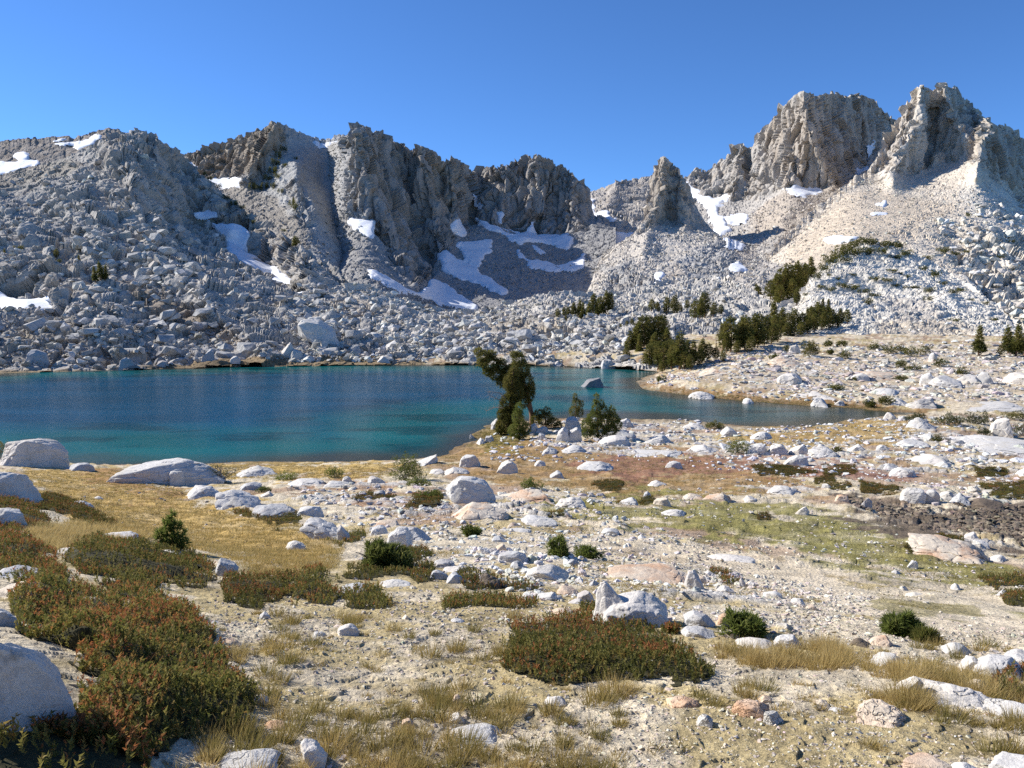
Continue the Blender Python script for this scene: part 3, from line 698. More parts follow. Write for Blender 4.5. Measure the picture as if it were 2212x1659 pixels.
layer('mountain', 'H', [
  '1550,680,300 1840,680,300 2100,700,300 2550,720,280',
  '1550,655,330 1720,640,330 1850,620,325 2000,610,325 2100,625,315 2212,660,300 2550,700,285',
  '1550,640,395 1640,600,398 1720,560,402 1850,500,410 2000,480,420 2100,480,420 2212,500,430 2550,560,440',
  '1550,632,415 1640,580,440 1720,510,470 1850,400,528 1900,392,545 1950,380,556 2000,372,566 2050,345,576 2090,330,572 2120,350,552 2160,380,558 2212,430,572 2550,500,600',
  '1550,628,420 1600,602,425 1660,556,450 1690,520,465 1720,490,482 1770,443,512 1820,405,535 1850,382,545 1872,374,555 1882,360,560 1890,350,562 1900,335,568 1908,318,572 1916,300,577 1924,290,580 1932,278,585 1940,266,590 1946,252,593 1952,240,596 1960,226,600 1966,220,602 1972,210,604 1980,196,606 1988,190,608 1998,190,608 2006,192,610 2013,196,612 2019,197,613 2026,189,615 2033,187,616 2040,185,618 2048,187,618 2056,190,618 2066,199,618 2076,208,616 2088,220,614 2098,231,610 2106,240,602 2114,254,590 2121,264,580 2128,262,576 2136,261,575 2142,266,575 2150,273,578 2158,272,582 2166,277,586 2175,272,590 2183,274,594 2189,285,598 2197,290,602 2212,300,606 2300,335,620 2550,390,650'],
  1550, 2550,
  relief=[('1990,190 1985,260 1950,330 1930,390', 22, 26), ('2042,186 2060,250 2090,300', 24, 26), ('2010,240 2015,300 2000,350', 12, -14), ('2130,262 2115,320 2110,380', 16, 26), ('2180,275 2190,340', 14, 10),
          ('2110,370 2150,470 2200,560', 40, 10), ('1960,240 1935,320 1920,380', 10, 8), ('2060,520 2130,580 2200,640', 26, -8)],
  jag=8, crag=[(22, 4.2, 81, 4.5, 'c'), (10, 3.4, 82, 5, 'c'), (5, 1.9, 85, 4.5, 'c'), (9, .9, 83, 1, 't'), (3.3, .7, 84, 1, 'a')],
  tint=regions((.64, .56, .45), [((.56, .51, .44), 10, .8, '1890,360 1960,210 2040,170 2130,250 2230,290 2230,400 2120,360 2000,380 1900,400'), ((.68, .625, .535), 14, .85, '2080,400 2560,420 2560,760 2150,720 2060,600 2120,500'),
              ((.60, .49, .36), 14, .6, '1700,540 1850,400 1900,400 2050,450 1950,540 1800,580 1700,620')],
              [(8, 1, '1885,370 1935,260 1990,170 2050,170 2140,240 2330,300 2330,430 2212,440 2130,360 2080,340 1990,375'), (14, .6, '2050,560 2130,500 2560,520 2560,720 2200,700')],
              [(12, .45, '1640,600 1850,395 1940,400 2010,430 1900,530 1760,600'), (12, 1.7, '2060,480 2560,440 2560,740 2160,720')]),
  snow=[('bright snow drift on the scree above the green dome', '1786,521 1805,512 1840,510 1862,512 1835,524 1815,528 1795,526', 1.3),
        ('small snow drift on the tan scree fan', '1878,460 1895,458 1915,462 1900,466 1885,466', 1.0),
        ('tiny snow fleck above the scree drift', '1900,444 1912,440 1918,446 1905,452', .9)])

layer('granite_dome', 'I', [
  '1540,748,188 1850,738,188 2100,745,184 2560,760,180',
  '1540,744,192 1720,726,200 1800,728,198 1900,728,198 2000,728,196 2100,732,194 2212,742,190 2560,752,186',
  '1540,741,194 1600,722,205 1640,700,220 1720,682,232 1750,655,240 1800,636,248 1900,628,252 2000,640,248 2100,676,232 2212,724,206 2560,748,190',
  '1540,738,196 1580,728,200 1610,710,215 1640,690,228 1660,674,238 1700,652,250 1725,642,256 1745,612,266 1770,586,276 1800,560,286 1830,539,296 1860,525,302 1890,520,306 1910,524,306 1930,531,304 1950,540,302 1970,546,300 2000,557,296 2025,572,290 2050,590,284 2075,605,276 2100,622,266 2150,662,246 2200,702,226 2240,712,218 2300,722,212 2560,744,196'],
  1540, 2560, du=1.7, dv=1.6, back=50,
  relief=[('1760,610 1850,585 1950,600 2050,640', 12, 5), ('1780,640 1880,625 2000,650', 10, -4), ('1720,690 1760,650 1800,640', 14, 4)],
  crag=[(14, 1.2, 91, .6, 'n'), (5.5, .7, 92, .45, 'a'), (2.6, .5, 93, .35, 'a'), (1.6, .35, 94, 1, 'n')],
  tint=regions((.68, .63, .54), [((.47, .39, .29), 10, .7, '1880,690 2020,680 2100,715 2040,735 1900,728'), ((.46, .41, .35), 10, .7, '1900,640 2000,650 2050,690 1950,700')], [(8, .5, '1760,590 1900,560 1960,600 1800,640')], []))
# ------------------------------------------------------------------ rocks
import bmesh
_ICO = {}
def ico(level):
    if level not in _ICO:
        bm = bmesh.new(); bmesh.ops.create_icosphere(bm, subdivisions=level, radius=1.0)
        V = np.array([v.co[:] for v in bm.verts]); V /= np.linalg.norm(V, axis=1, keepdims=True)
        Fc = np.array([[v.index for v in f.verts] for f in bm.faces]); bm.free(); _ICO[level] = (V, Fc)
    return _ICO[level]
def hull_r(D, planes, p):
    acc = np.zeros(len(D))
    for n, d in planes: acc += (np.maximum(D @ n, 0) / d) ** p
    return np.maximum(acc, 1e-12) ** (-1.0 / p)
def rand_outline(rng, flat):
    pk = rng.uniform(.22, .62); w = rng.uniform(.12, .3); L, R = (rng.uniform(.5, .92), rng.uniform(.4, .85))
    if flat: L, R = L * .8, R * .8
    q = [(0, rng.uniform(-.05, .2)), (pk * rng.uniform(.15, .5), L), (pk, 1), (min(pk + w, .9), rng.uniform(.78, 1)), (rng.uniform(.86, .95), R), (1, rng.uniform(-.08, .15)), (.9, -.12), (.1, -.12)]
    if rng.random() < .5: q = [(1 - x, y) for x, y in q]
    return q
def rock_planes(rng, flat=False, k=13, outline=None, upright=False):
    pl = []
    if outline is not None:
        q = np.array(outline, float) * 2 - 1; n = len(q); area = sum(q[i][0] * q[(i + 1) % n][1] - q[(i + 1) % n][0] * q[i][1] for i in range(n))
        if area < 0: q = q[::-1]
        for i in range(n):
            e = q[(i + 1) % n] - q[i]; nn = np.array([e[1], -e[0]]); L = np.linalg.norm(nn)
            if L < 1e-6: continue
            nn /= L; d = max(nn @ q[i], .08); t = rng.uniform(-.22, .22) if nn[1] < .5 else rng.uniform(-.3, .1)
            v3 = np.array([nn[0], t, nn[1]]); s = np.linalg.norm(v3); pl.append((v3 / s, d / s))
        for _ in range(4):
            v3 = np.array([rng.uniform(-.5, .5), -1, rng.uniform(.3, 1.5) if flat else rng.uniform(-.1, .12) if upright else rng.uniform(-.05, .4)]); v3 /= np.linalg.norm(v3); pl.append((v3, rng.uniform(.76, .98)))
        if not upright:
            for _ in range(6):
                v3 = rng.normal(0, 1, 3); v3[2] = abs(v3[2]); v3 /= np.linalg.norm(v3); pl.append((v3, max((v3[:1] ** 2).sum(), .9) * rng.uniform(.9, 1.12)))
        for _ in range(3):
            v3 = np.array([rng.uniform(-.5, .5) * (.3 if upright else 1), 1, rng.uniform(0, .1 if upright else .5)]); v3 /= np.linalg.norm(v3); pl.append((v3, rng.uniform(.76, .98)))
        return pl
    for ax in range(3):
        for s in (-1, 1):
            n = np.zeros(3); n[ax] = s; n += rng.normal(0, .22 if not flat else .10, 3); n /= np.linalg.norm(n); pl.append((n, rng.uniform(.84, 1.0)))
    for _ in range(k):
        n = rng.normal(0, 1, 3); n /= np.linalg.norm(n); pl.append((n, rng.uniform(.82, 1.12) if not flat else rng.uniform(.95, 1.3)))
    return pl
def rock_verts(level, half, seed, flat=False, p=16, outline=None, rough=.05, parts=None):
    rng = np.random.default_rng(seed); D, Fc = ico(level)
    if parts is not None:
        sets = [rock_planes(rng, outline=o, upright=True) for o in parts]; n0 = len(parts[0]); shared = sets[0][n0:]
        r = np.max([hull_r(D, s[:len(o)] + shared, p) for s, o in zip(sets, parts)], 0)
    else: r = hull_r(D, rock_planes(rng, flat, 13, outline if outline is not None else (rand_outline(rng, flat) if level >= 3 and half[0] != 1 else None)), p)
    V = D * r[:, None]
    if rough:
        o = rng.uniform(-50, 50, 3)
        r2 = 1 + rough * fbm(V + o, np.array([.8] * 3), seed % 97, 3)
        if level >= 4:
            h, ed, _ = cells(V + o + .1 * vnoise(V + o, .3, 3)[..., None], np.array([.45] * 3), seed % 53)
            r2 = r2 + rough * .75 * h - rough * .7 * np.exp(-ed * 14) + rough * .35 * fbm(V + o, np.array([.16] * 3), 7, 3)
        V = V * r2[:, None]
    return V * np.array(half), Fc

ROCK_SPOTS = []          # (u, v, label) landmarks
BOULDERS = []            # (x, y, radius) so that plants keep clear of them
def place_rock(u0, v0, u1, v1, mat, style, label, outline=None, parts=None, name='boulder', seed=None, base=None, level=None, depth=None, group=None, yaw=None):
    seed = seed if seed is not None else int(u0 * 7 + v1 * 13)
    rng = np.random.default_rng(seed)
    uc = .5 * (u0 + u1)
    P = ground_hit(uc, v1 - (0.06 * (v1 - v0)))[0] if base is None else np.array(base)
    if P[2] < .0:
        yy = float(y_on_plane(uc, v1 - .5, 0.0)); P = at(uc, v1 - .5, yy)
    y = P[1]; W = (u1 - u0) * y / F * 1.02; hm = (v1 - v0) * y / F; t = max((CAMH - P[2]) / y, .02)
    Dp = W * (depth or (.85 if style == 'b' else 1.0))
    Dp = min(Dp, (.55 if style == 'b' else .85) * hm / (.55 * t)); Dp = max(Dp, .25 * W)
    H = max(hm - .55 * Dp * t, .35 * hm)
    sink = (.10 if style == 'b' else .22) * H + .01 * y * .3
    Ht = H + sink
    px = max(u1 - u0, v1 - v0)
    lv = level or (6 if px > 120 else 5 if px > 45 else 4)
    V, Fc = rock_verts(lv, (W / 2, Dp / 2, Ht / 2), seed, flat=(style == 'f'), p=(26 if style == 'f' else 48), outline=outline, parts=parts, rough=.045 if style == 'b' else .07)
    me = mesh_np(name, V, Fc, smooth=True)
    me.set_sharp_from_angle(angle=math.radians(24 if lv < 6 else 16))
    o = link(name, me, M[mat])
    fx, fy = P[0] / np.hypot(P[0], P[1]), P[1] / np.hypot(P[0], P[1])
    C = P + np.array([fx, fy, 0]) * Dp * .42
    gz = P[2] if base is not None or P[2] < .02 else min(P[2], float(ground_z(C[0], C[1])))
    o.location = (C[0], C[1], gz - sink + Ht / 2)
    o.rotation_euler = (0, 0, -math.atan2(P[0], P[1]) + (rng.uniform(-.25, .25) if (outline is None and parts is None) else 0) + (yaw or 0))
    tag(o, label, 'boulder' if style == 'b' else 'rock slab', group)
    BOULDERS.append((C[0], C[1], W / 2, Dp / 2)); ROCK_SPOTS.append((uc, v1, label))
    return o

HEROES = [
 # u0, v0, u1, v1, material, style, label, outline (0..1, up)
 (964, 1020, 1072, 1094, 'white', 'b', 'house-shaped pale boulder casting a shadow in the middle of the meadow', [(.02, .45), (.03, .70), (.28, .98), (.55, .97), (.97, .72), (1, .1), (.85, -.05), (.25, -.05), (.1, .2)]),
 (991, 979, 1037, 1013, 'white', 'b', 'rounded pale boulder directly behind the house-shaped boulder', [(0, .3), (.1, .75), (.45, 1), (.85, .95), (1, .55), (.97, 0), (.2, -.05)]),
 (1070, 989, 1118, 1025, 'white', 'b', 'leaning angular boulder standing alone on orange turf', [(0, .1), (.2, .6), (.55, .9), (.9, 1), (1, .6), (1, .1), (.8, -.05), (.1, -.05)]),
 (5, 942, 144, 1012, 'white', 'b', 'large flat-topped boulder with its dark face toward the camera, above the lake', [(0, .25), (.12, .92), (.3, 1), (.6, .93), (.9, .75), (1, .4), (1, -.05), (.05, -.05)]),
 (-40, 1013, 76, 1092, 'white', 'b', 'blue-shaded boulder cut by the photo edge above the heather', [(0, 1), (.5, .99), (.72, .88), (.88, .5), (1, .05), (.98, -.1), (0, -.1)]),
 (-120, 1350, 168, 1600, 'grey', 'b', 'huge smooth boulder in shade filling the lower corner by the heather', [(0, 1), (.45, .95), (.60, .82), (.75, .66), (.88, .45), (.97, .2), (1, -.1), (0, -.1)]),  # grey instead of pale granite: deep shade put into the material
 (1254, 814, 1302, 838, 'dark', 'b', 'dark boulder rising alone out of the lake', [(0, .1), (.35, .75), (.85, 1), (1, .5), (1, -.1), (.05, -.1)]),
 (2137, 902, 2186, 948, 'white', 'b', 'tall white boulder on the bedrock beside the grey-green willows', [(0, .1), (.05, .6), (.35, .95), (.75, 1), (.85, .6), (1, .1), (.9, -.1), (.05, -.1)]),
 (1686, 981, 1744, 1009, 'white', 'b', 'white wedge-shaped boulder on the purple-red ground cover', [(0, 0), (.3, .65), (.6, 1), (.95, .85), (1, .1), (.9, -.1), (.05, -.1)]),
 (1945, 1053, 1996, 1085, 'white', 'b', 'squared white block on the rim of the dry pond', [(0, .1), (.03, .85), (.1, 1), (.9, .95), (1, .7), (1, .05), (.8, -.1), (.1, -.05)]),
 (834, 1138, 892, 1192, 'white', 'b', 'round boulder standing behind the green pine bush', [(0, .4), (.1, .8), (.4, 1), (.8, .95), (1, .6), (.9, 0), (.3, -.1)]),
 (798, 1133, 838, 1163, 'white', 'b', 'smaller round boulder touching the round boulder behind the pine bush', None),
 (1130, 1210, 1232, 1256, 'white', 'b', 'broad cleft boulder with a shaded flat side, among rubble', [(0, .15), (.15, .7), (.3, .95), (.6, .85), (1, .15), (.95, -.1), (.1, -.1)]),
 (1071, 1182, 1142, 1222, 'grey', 'b', 'grey twin-humped boulder in front of bright rubble', None),
 (1962, 1447, 1996, 1512, 'white', 'b', 'upright pointed boulder beside the long domed slab', None),
 (1934, 1450, 1996, 1512, 'white', 'b', 'tilted upright boulder leaning left of the domed slab', [(0, .1), (.3, .6), (.7, 1), (.97, .85), (1, .55), (.75, .3), (.6, -.1), (.05, -.1)]),
 (2095, 1402, 2196, 1470, 'white', 'b', 'big sunlit white boulder rising from grass at the lower margin', [(0, .1), (.1, .55), (.4, .95), (.75, .95), (1, .5), (1, -.1), (.05, -.1)]),
 (2165, 1394, 2260, 1446, 'grey', 'b', 'grey boulder tucked behind the big sunlit white boulder', None),
 (2070, 1410, 2120, 1458, 'white', 'b', 'low white boulder in front of the big sunlit one', None),
 (2036, 1382, 2102, 1415, 'white', 'b', 'white rounded boulder with its shaded side to the sand flat', [(0, .2), (.35, 1), (.6, .85), (1, .05), (.9, -.1), (.1, -.05)]),
 (1878, 1399, 1949, 1436, 'white', 'f', 'sharp white tilted slab with flat facets in dry grass', None),
 (1970, 1476, 2170, 1540, 'white', 'f', 'long smooth domed slab in the near grass', [(0, .1), (.2, .8), (.45, 1), (.7, .8), (1, .1), (.95, -.1), (.03, -.1)]),
 (2121, 1517, 2290, 1562, 'white', 'f', 'low smooth slab running out of the photo beyond the domed slab', None),
 (2087, 1459, 2136, 1498, 'tan', 'b', 'orange-tinted boulder perched behind the domed slab', None),
 (1850, 1506, 1956, 1568, 'tan', 'f', 'wide orange-topped slab in front of the tilted upright boulder', [(0, .2), (.1, .8), (.3, 1), (.75, .9), (1, .85), (.95, -.1), (.05, -.1)]),
 (1580, 1504, 1659, 1556, 'tan', 'b', 'rusty yellow boulder beside a grey-topped one in the gravel', None),
 (1647, 1527, 1697, 1570, 'white', 'b', 'grey-topped boulder touching the rusty yellow boulder', None),
 (1634, 1498, 1668, 1521, 'tan', 'b', 'small cream stone behind the rusty yellow boulder', None),
 (1504, 1537, 1542, 1571, 'white', 'b', 'small rounded white stone among near grass tufts', None),
 (1757, 1507, 1796, 1531, 'tan', 'f', 'flat buff stone half buried in gravel', None),
 (1787, 1523, 1826, 1543, 'white', 'f', 'flat pale stone next to the half buried buff stone', None),
 (1440, 1498, 1512, 1537, 'tan', 'b', 'cream boulder with orange stain at the end of the heather mat', None),
 (1963, 1625, 2056, 1672, 'tan', 'b', 'buff boulder cut off by the bottom edge', None),
 (2140, 1620, 2290, 1690, 'white', 'b', 'bright white boulder in the bottom corner', None),
 (2050, 1640, 2130, 1690, 'white', 'f', 'white slab between two boulders at the bottom edge', None),
 (1170, 1500, 1226, 1528, 'white', 'b', 'half-moon white stone alone on gravel', [(0, .05), (.2, .7), (.5, 1), (.8, .75), (1, .3), (.9, -.1), (.1, -.1)]),
 (974, 1560, 1088, 1614, 'white', 'f', 'rough cracked white slab in the near gravel', [(0, .3), (.15, .75), (.4, 1), (.75, .85), (1, .3), (.9, -.1), (.1, -.1)]),
 (866, 1547, 898, 1573, 'tan', 'b', 'small cream stone left of the rough cracked slab', None),
 (969, 1535, 1005, 1563, 'white', 'b', 'crumbly pale stone just behind the rough cracked slab', None),
 (974, 1498, 998, 1526, 'tan', 'b', 'little upright buff stone on open gravel', None),
 (827, 1629, 853, 1658, 'grey', 'b', 'small blue-grey stone at the bottom edge', None),
 (443, 1626, 602, 1690, 'white', 'f', 'big flat white slab at the bottom edge', None),
 (632, 1588, 708, 1667, 'white', 'b', 'white boulder with a shaded side near the bottom edge', [(0, .9), (.3, 1), (.7, .85), (1, .4), (.95, -.1), (.35, -.1), (.3, .5)]),
 (566, 1552, 621, 1582, 'tan', 'f', 'crumbled pale stone patch beside the heather tip', None),
 (547, 1497, 582, 1518, 'white', 'f', 'small white stone at the heather tip', None),
 (728, 1343, 777, 1382, 'white', 'b', 'white block with a grass skirt on the gravel', [(0, .3), (.05, .9), (.5, 1), (.95, .8), (1, .1), (.8, -.1), (.05, -.1)]),
 (559, 1320, 586, 1338, 'white', 'b', 'small white stone on gravel below the rust-green mound', None),
 (444, 1338, 478, 1350, 'white', 'f', 'flat white stone beside the large heather bed', None),
 (482, 1374, 518, 1391, 'tan', 'f', 'mossy buff stone beside grass tufts near the heather', None),
 (672, 1360, 706, 1381, 'white', 'f', 'jagged little white stone among grass tufts', None),
 (864, 1325, 887, 1345, 'tan', 'b', 'small tilted buff stone on the open gravel slope', None),
 (1184, 1311, 1246, 1331, 'tan', 'f', 'flat golden slab between heather and horned boulder', None),
 (968, 1333, 1006, 1348, 'white', 'f', 'flat pale stone beside grass above the open gravel', None),
 (818, 1246, 888, 1271, 'white', 'f', 'flat tabular white slab lying on green heather', [(0, .2), (.2, .75), (.5, 1), (1, .95), (.95, .3), (.5, -.1), (.05, -.1)]),
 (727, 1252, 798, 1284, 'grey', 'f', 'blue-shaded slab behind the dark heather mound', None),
 (926, 1226, 973, 1256, 'grey', 'b', 'grey boulder below the flat-topped one', None),
 (962, 1235, 1000, 1267, 'grey', 'b', 'round grey boulder in the heather with a darker face', None),
 (954, 1218, 1023, 1238, 'white', 'f', 'thin flat-topped white slab over two grey boulders', None),
 (933, 1204, 985, 1225, 'grey', 'b', 'mottled grey boulder behind the thin flat-topped slab', None),
 (1032, 1234, 1082, 1272, 'brown', 'f', 'dark tilted slab leaning in the heather', None),
 (1068, 1172, 1099, 1191, 'tan', 'b', 'small cream boulder on top of the twin-humped one', None),
 (1099, 1208, 1138, 1232, 'grey', 'b', 'dark grey block under the twin-humped boulder', None),
 (1219, 1202, 1251, 1226, 'grey', 'b', 'grey boulder beside a straggly bush', None),
 (1080, 1134, 1149, 1156, 'grey', 'f', 'blue-grey block with a flat top on stony ground', [(0, .2), (.1, .6), (.5, .8), (.9, 1), (1, .4), (.95, -.1), (.05, -.1)]),
 (1096, 1126, 1128, 1141, 'tan', 'f', 'flat brown slab behind the blue-grey block', None),
 (1060, 1152, 1098, 1175, 'grey', 'b', 'mottled boulder in front of the blue-grey block', None),
 (868, 1128, 940, 1172, 'grey', 'f', 'dark sloping slab right of the round boulder', [(0, .95), (.3, 1), (.7, .5), (1, .05), (.9, -.1), (.1, .1)]),
 (790, 1117, 870, 1142, 'tan', 'f', 'smooth buff slab behind two round boulders', None),
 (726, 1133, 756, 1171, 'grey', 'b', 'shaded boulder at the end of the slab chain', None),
 (1296, 1137, 1337, 1155, 'white', 'b', 'white low boulder at the start of the sandy track', None),
 (1376, 1153, 1403, 1168, 'white', 'b', 'small white block beside the sandy track', None),
 (1305, 1206, 1508, 1265, 'tan', 'f', 'long pinkish slab crossing the stony ground behind the horned boulder', [(0, .85), (.1, 1), (.4, .9), (.75, .65), (1, .2), (.95, -.1), (.5, .05)]),
 (1153, 1275, 1206, 1296, 'white', 'b', 'smooth whitish boulder in gravel behind the heather mat', None),
 (1131, 1279, 1155, 1295, 'grey', 'b', 'small dark grey stone beside the smooth whitish boulder', None),
 (1200, 1261, 1252, 1285, 'tan', 'f', 'tawny slab beyond the smooth whitish boulder', None),
 (1223, 1288, 1265, 1305, 'grey', 'f', 'flat grey stone left of the horned boulder', None),
 (1246, 1271, 1282, 1298, 'grey', 'b', 'angular grey stone at the horned boulder foot', None),
 (1091, 1252, 1128, 1268, 'white', 'f', 'thin pale flagstone behind dark heather', None),
 (1524, 1192, 1637, 1221, 'white', 'f', 'white slab with one dark crack on the green turf edge', [(0, .15), (.2, .7), (.45, 1), (.85, .9), (1, .2), (.95, -.1), (.05, -.1)]),
 (1667, 1217, 1690, 1235, 'tan', 'b', 'small brown stone on the sandy track', None),
 (1477, 1228, 1522, 1277, 'grey', 'b', 'jumbled grey block at the end of the pinkish slab', None),
 (1544, 1261, 1592, 1292, 'grey', 'b', 'angular grey block in the rubble by the track', None),
 (1518, 1270, 1548, 1295, 'grey', 'f', 'broken grey flag in front of the angular grey block', None),
 (1502, 1242, 1528, 1262, 'tan', 'b', 'brown cube-like stone in the rubble pile', None),
 (1595, 1245, 1610, 1272, 'grey', 'b', 'thin upright flake beside the rubble pile', None),
 (1610, 1254, 1628, 1270, 'tan', 'b', 'small golden stone at the rubble pile end', None),
 (1619, 1281, 1648, 1305, 'white', 'b', 'rounded white boulder near the sandy track', None),
 (1650, 1271, 1692, 1293, 'white', 'b', 'oblong white boulder near the sandy track', None),
 (1705, 1285, 1743, 1308, 'white', 'f', 'cracked pale rock just off the track', None),
 (1740, 1303, 1767, 1320, 'tan', 'b', 'brown stone next to the cracked pale rock', None),
 (1470, 1346, 1552, 1383, 'white', 'b', 'white boulder close behind the heather with a grey side', [(0, .6), (.15, 1), (.55, .9), (.9, .5), (1, -.05), (.1, -.1)]),
 (1478, 1315, 1543, 1355, 'grey', 'b', 'split grey boulder behind the pair near the small pine', [(0, .6), (.3, 1), (.65, .85), (1, .1), (.9, -.1), (.05, -.1)]),
 (1545, 1320, 1598, 1348, 'tan', 'b', 'tan boulder behind the silvery dead-branched pine', None),
 (1553, 1350, 1603, 1381, 'tan', 'b', 'brown-faced boulder under the silvery pine', None),
 (1589, 1373, 1680, 1403, 'white', 'f', 'long white block with a shaded end in dry grass', None),
 (1672, 1365, 1735, 1403, 'white', 'b', 'faceted white block at the end of the long block', [(0, .6), (.2, .95), (.65, 1), (1, .1), (.9, -.1), (.35, -.1), (.1, .2)]),
 (1876, 1363, 1928, 1395, 'tan', 'f', 'buff slab propped above a dark hollow', None),
 (1836, 1373, 1883, 1396, 'brown', 'f', 'dark brown ledge beside the propped buff slab', None),
 (1920, 1362, 1947, 1378, 'white', 'b', 'little white block behind the propped slab', None),
 (1952, 1144, 2130, 1216, 'tan', 'f', 'cracked pinkish bedrock pavement below the dry pond', [(0, .9), (.4, 1), (.8, .8), (1, .2), (.85, -.1), (.4, .2)]),
 (2080, 1147, 2115, 1171, 'white', 'b', 'white boulder sitting on the cracked pavement', None),
 (2102, 1163, 2137, 1184, 'white', 'b', 'second white boulder on the cracked pavement, lower', None),
 (2134, 1193, 2173, 1214, 'white', 'f', 'flat white flag below the two pavement boulders', None),
 (2095, 1202, 2125, 1220, 'grey', 'b', 'bluish wedge stone in front of the cracked pavement', None),
 (1960, 1207, 1983, 1225, 'white', 'b', 'small white pyramid stone on green turf', None),
 (1922, 1229, 1946, 1242, 'grey', 'f', 'small grey flake on the turf below the pyramid stone', None),
 (1942, 1263, 1964, 1281, 'white', 'b', 'white triangular stone inside the round turf island', None),
 (1954, 1275, 2007, 1291, 'white', 'f', 'flat white flag inside the round turf island', None),
 (2054, 1258, 2076, 1271, 'white', 'f', 'pale flag on red ground beyond the turf island', None),
 (2150, 1270, 2183, 1290, 'white', 'f', 'pale rough stone near green heather at the photo margin', None),
 (1720, 1092, 1746, 1112, 'white', 'b', 'small pyramid boulder casting a shadow on the turf', None),
 (1652, 1046, 1727, 1069, 'white', 'f', 'low white outcrop in gold grass before the dry pond', None),
 (1517, 1059, 1580, 1085, 'tan', 'f', 'pinkish rounded outcrop on gold turf', None),
 (1474, 1063, 1520, 1077, 'tan', 'f', 'pinkish low slab joining the rounded outcrop', None),
 (1604, 1069, 1636, 1084, 'white', 'f', 'whitish stone between the outcrop and the pond', None),
 (1802, 1067, 1834, 1086, 'tan', 'b', 'buff boulder at the corner of the dry pond', None),
 (1854, 1069, 1882, 1097, 'grey', 'b', 'round-topped grey stone standing in the dry pond', None),
 (1774, 1043, 1796, 1059, 'white', 'b', 'small white boulder on the dark pond bank', None),
 (1996, 1055, 2030, 1087, 'grey', 'b', 'dark-cleft block next to the squared white block', None),
 (2028, 1057, 2060, 1082, 'white', 'b', 'pale stacked block on the pond rim', None),
 (2050, 1062, 2092, 1090, 'grey', 'f', 'broken grey ledge on the pond rim', None),
 (2086, 1071, 2168, 1096, 'brown', 'f', 'dark undercut slab at the far end of the pond rim', None),
 (1920, 1008, 1977, 1032, 'white', 'b', 'white block split by a horizontal ledge on red ground', None),
 (1907, 999, 1943, 1017, 'white', 'f', 'flat white flag behind the ledge-split block', None),
 (2013, 994, 2056, 1011, 'white', 'f', 'pair-topped white slab on open ground', None),
 (1952, 978, 2058, 1004, 'white', 'f', 'wide whitish bedrock patch in the right meadow', None),
 (2192, 1008, 2240, 1034, 'white', 'f', 'white slab cut by the photo edge beyond the meadow', None),
 (1804, 957, 1812, 962, 'white', 'b', 'tiny white stone at the end of the block ridge', None),
 (1823, 956, 1877, 977, 'white', 'b', 'white triangular boulder at the end of the blocky ridge', [(0, .1), (.35, .6), (.55, 1), (.75, .6), (1, .1), (.9, -.1), (.05, -.1)]),
 (1762, 959, 1788, 980, 'white', 'b', 'square white block on the blocky ridge', None),
 (1824, 941, 1857, 952, 'white', 'f', 'thin white flag on tawny turf beyond the ridge', None),
 (1892, 959, 1920, 976, 'white', 'b', 'white boulder right of the triangular one', None),
 (1932, 947, 2008, 967, 'white', 'f', 'flat white ledge slab beyond the meadow', None),
 (1957, 903, 2018, 929, 'white', 'f', 'low bright slab before the willow thicket', [(0, .05), (.2, .8), (.4, 1), (.75, .7), (1, .35), (.95, -.1), (.03, -.1)]),
 (1910, 890, 1935, 908, 'white', 'b', 'white pyramid stone at the tip of the inlet', None),
 (1934, 896, 1962, 908, 'grey', 'f', 'dark flat stone beside the pyramid at the inlet tip', None),
 (2040, 938, 2300, 984, 'white', 'f', 'broad layered bedrock shelf under the tall white boulder', None),
 (1608, 958, 1660, 984, 'white', 'b', 'first fractured block of the low white ridge', None),
 (1656, 958, 1705, 985, 'white', 'b', 'second fractured block of the low white ridge', None),
 (1702, 960, 1748, 984, 'white', 'b', 'third fractured block of the low white ridge', None),
 (1744, 963, 1812, 989, 'white', 'f', 'sloping tail of the low white ridge', None),
 (1474, 959, 1556, 981, 'white', 'f', 'long flat white slab beside a lone bush', None),
 (1555, 921, 1594, 944, 'white', 'b', 'square-edged block on the inlet shore below a round bush', None),
 (1615, 930, 1670, 951, 'white', 'f', 'white smooth slab on the tawny inlet shore', None),
 (1474, 913, 1526, 928, 'white', 'f', 'white shore slab left of the round bush', None),
 (1153, 993, 1181, 1011, 'white', 'b', 'little white pyramid on orange turf', None),
 (1185, 1016, 1220, 1033, 'grey', 'b', 'pair of grey stones on red turf', None),
 (1240, 994, 1332, 1019, 'white', 'f', 'pale low rock with a trailing ledge in the middle meadow', None),
 (1438, 993, 1473, 1014, 'white', 'b', 'creamy white boulder on the gold meadow', None),
 (1201, 1069, 1269, 1102, 'white', 'f', 'smooth slab with a dark shadowed end on the turf edge', [(0, .3), (.15, .8), (.5, 1), (.85, .75), (1, .2), (.85, -.1), (.1, -.05)]),
 (1072, 1050, 1194, 1088, 'tan', 'f', 'cracked flat bedrock right of the house-shaped boulder', None),
 (955, 1078, 1100, 1130, 'tan', 'f', 'smooth bedrock ramp in front of the house-shaped boulder', None),
 (1120, 1108, 1208, 1138, 'white', 'f', 'thin pale ledge below the bedrock ramp', None),
 (979, 1062, 1006, 1086, 'grey', 'b', 'small pointed stone propped against the house-shaped boulder', None),
 (1393, 1036, 1444, 1054, 'white', 'f', 'thin white flag on the gold turf', None),
 (1336, 1072, 1380, 1091, 'white', 'f', 'low white stone beside a dark grass clump', None),
 (1410, 1071, 1450, 1094, 'tan', 'b', 'cream boulder between two dark grass clumps', None),
 (1388, 1060, 1408, 1076, 'grey', 'b', 'small grey boulder by the dark clumps', None),
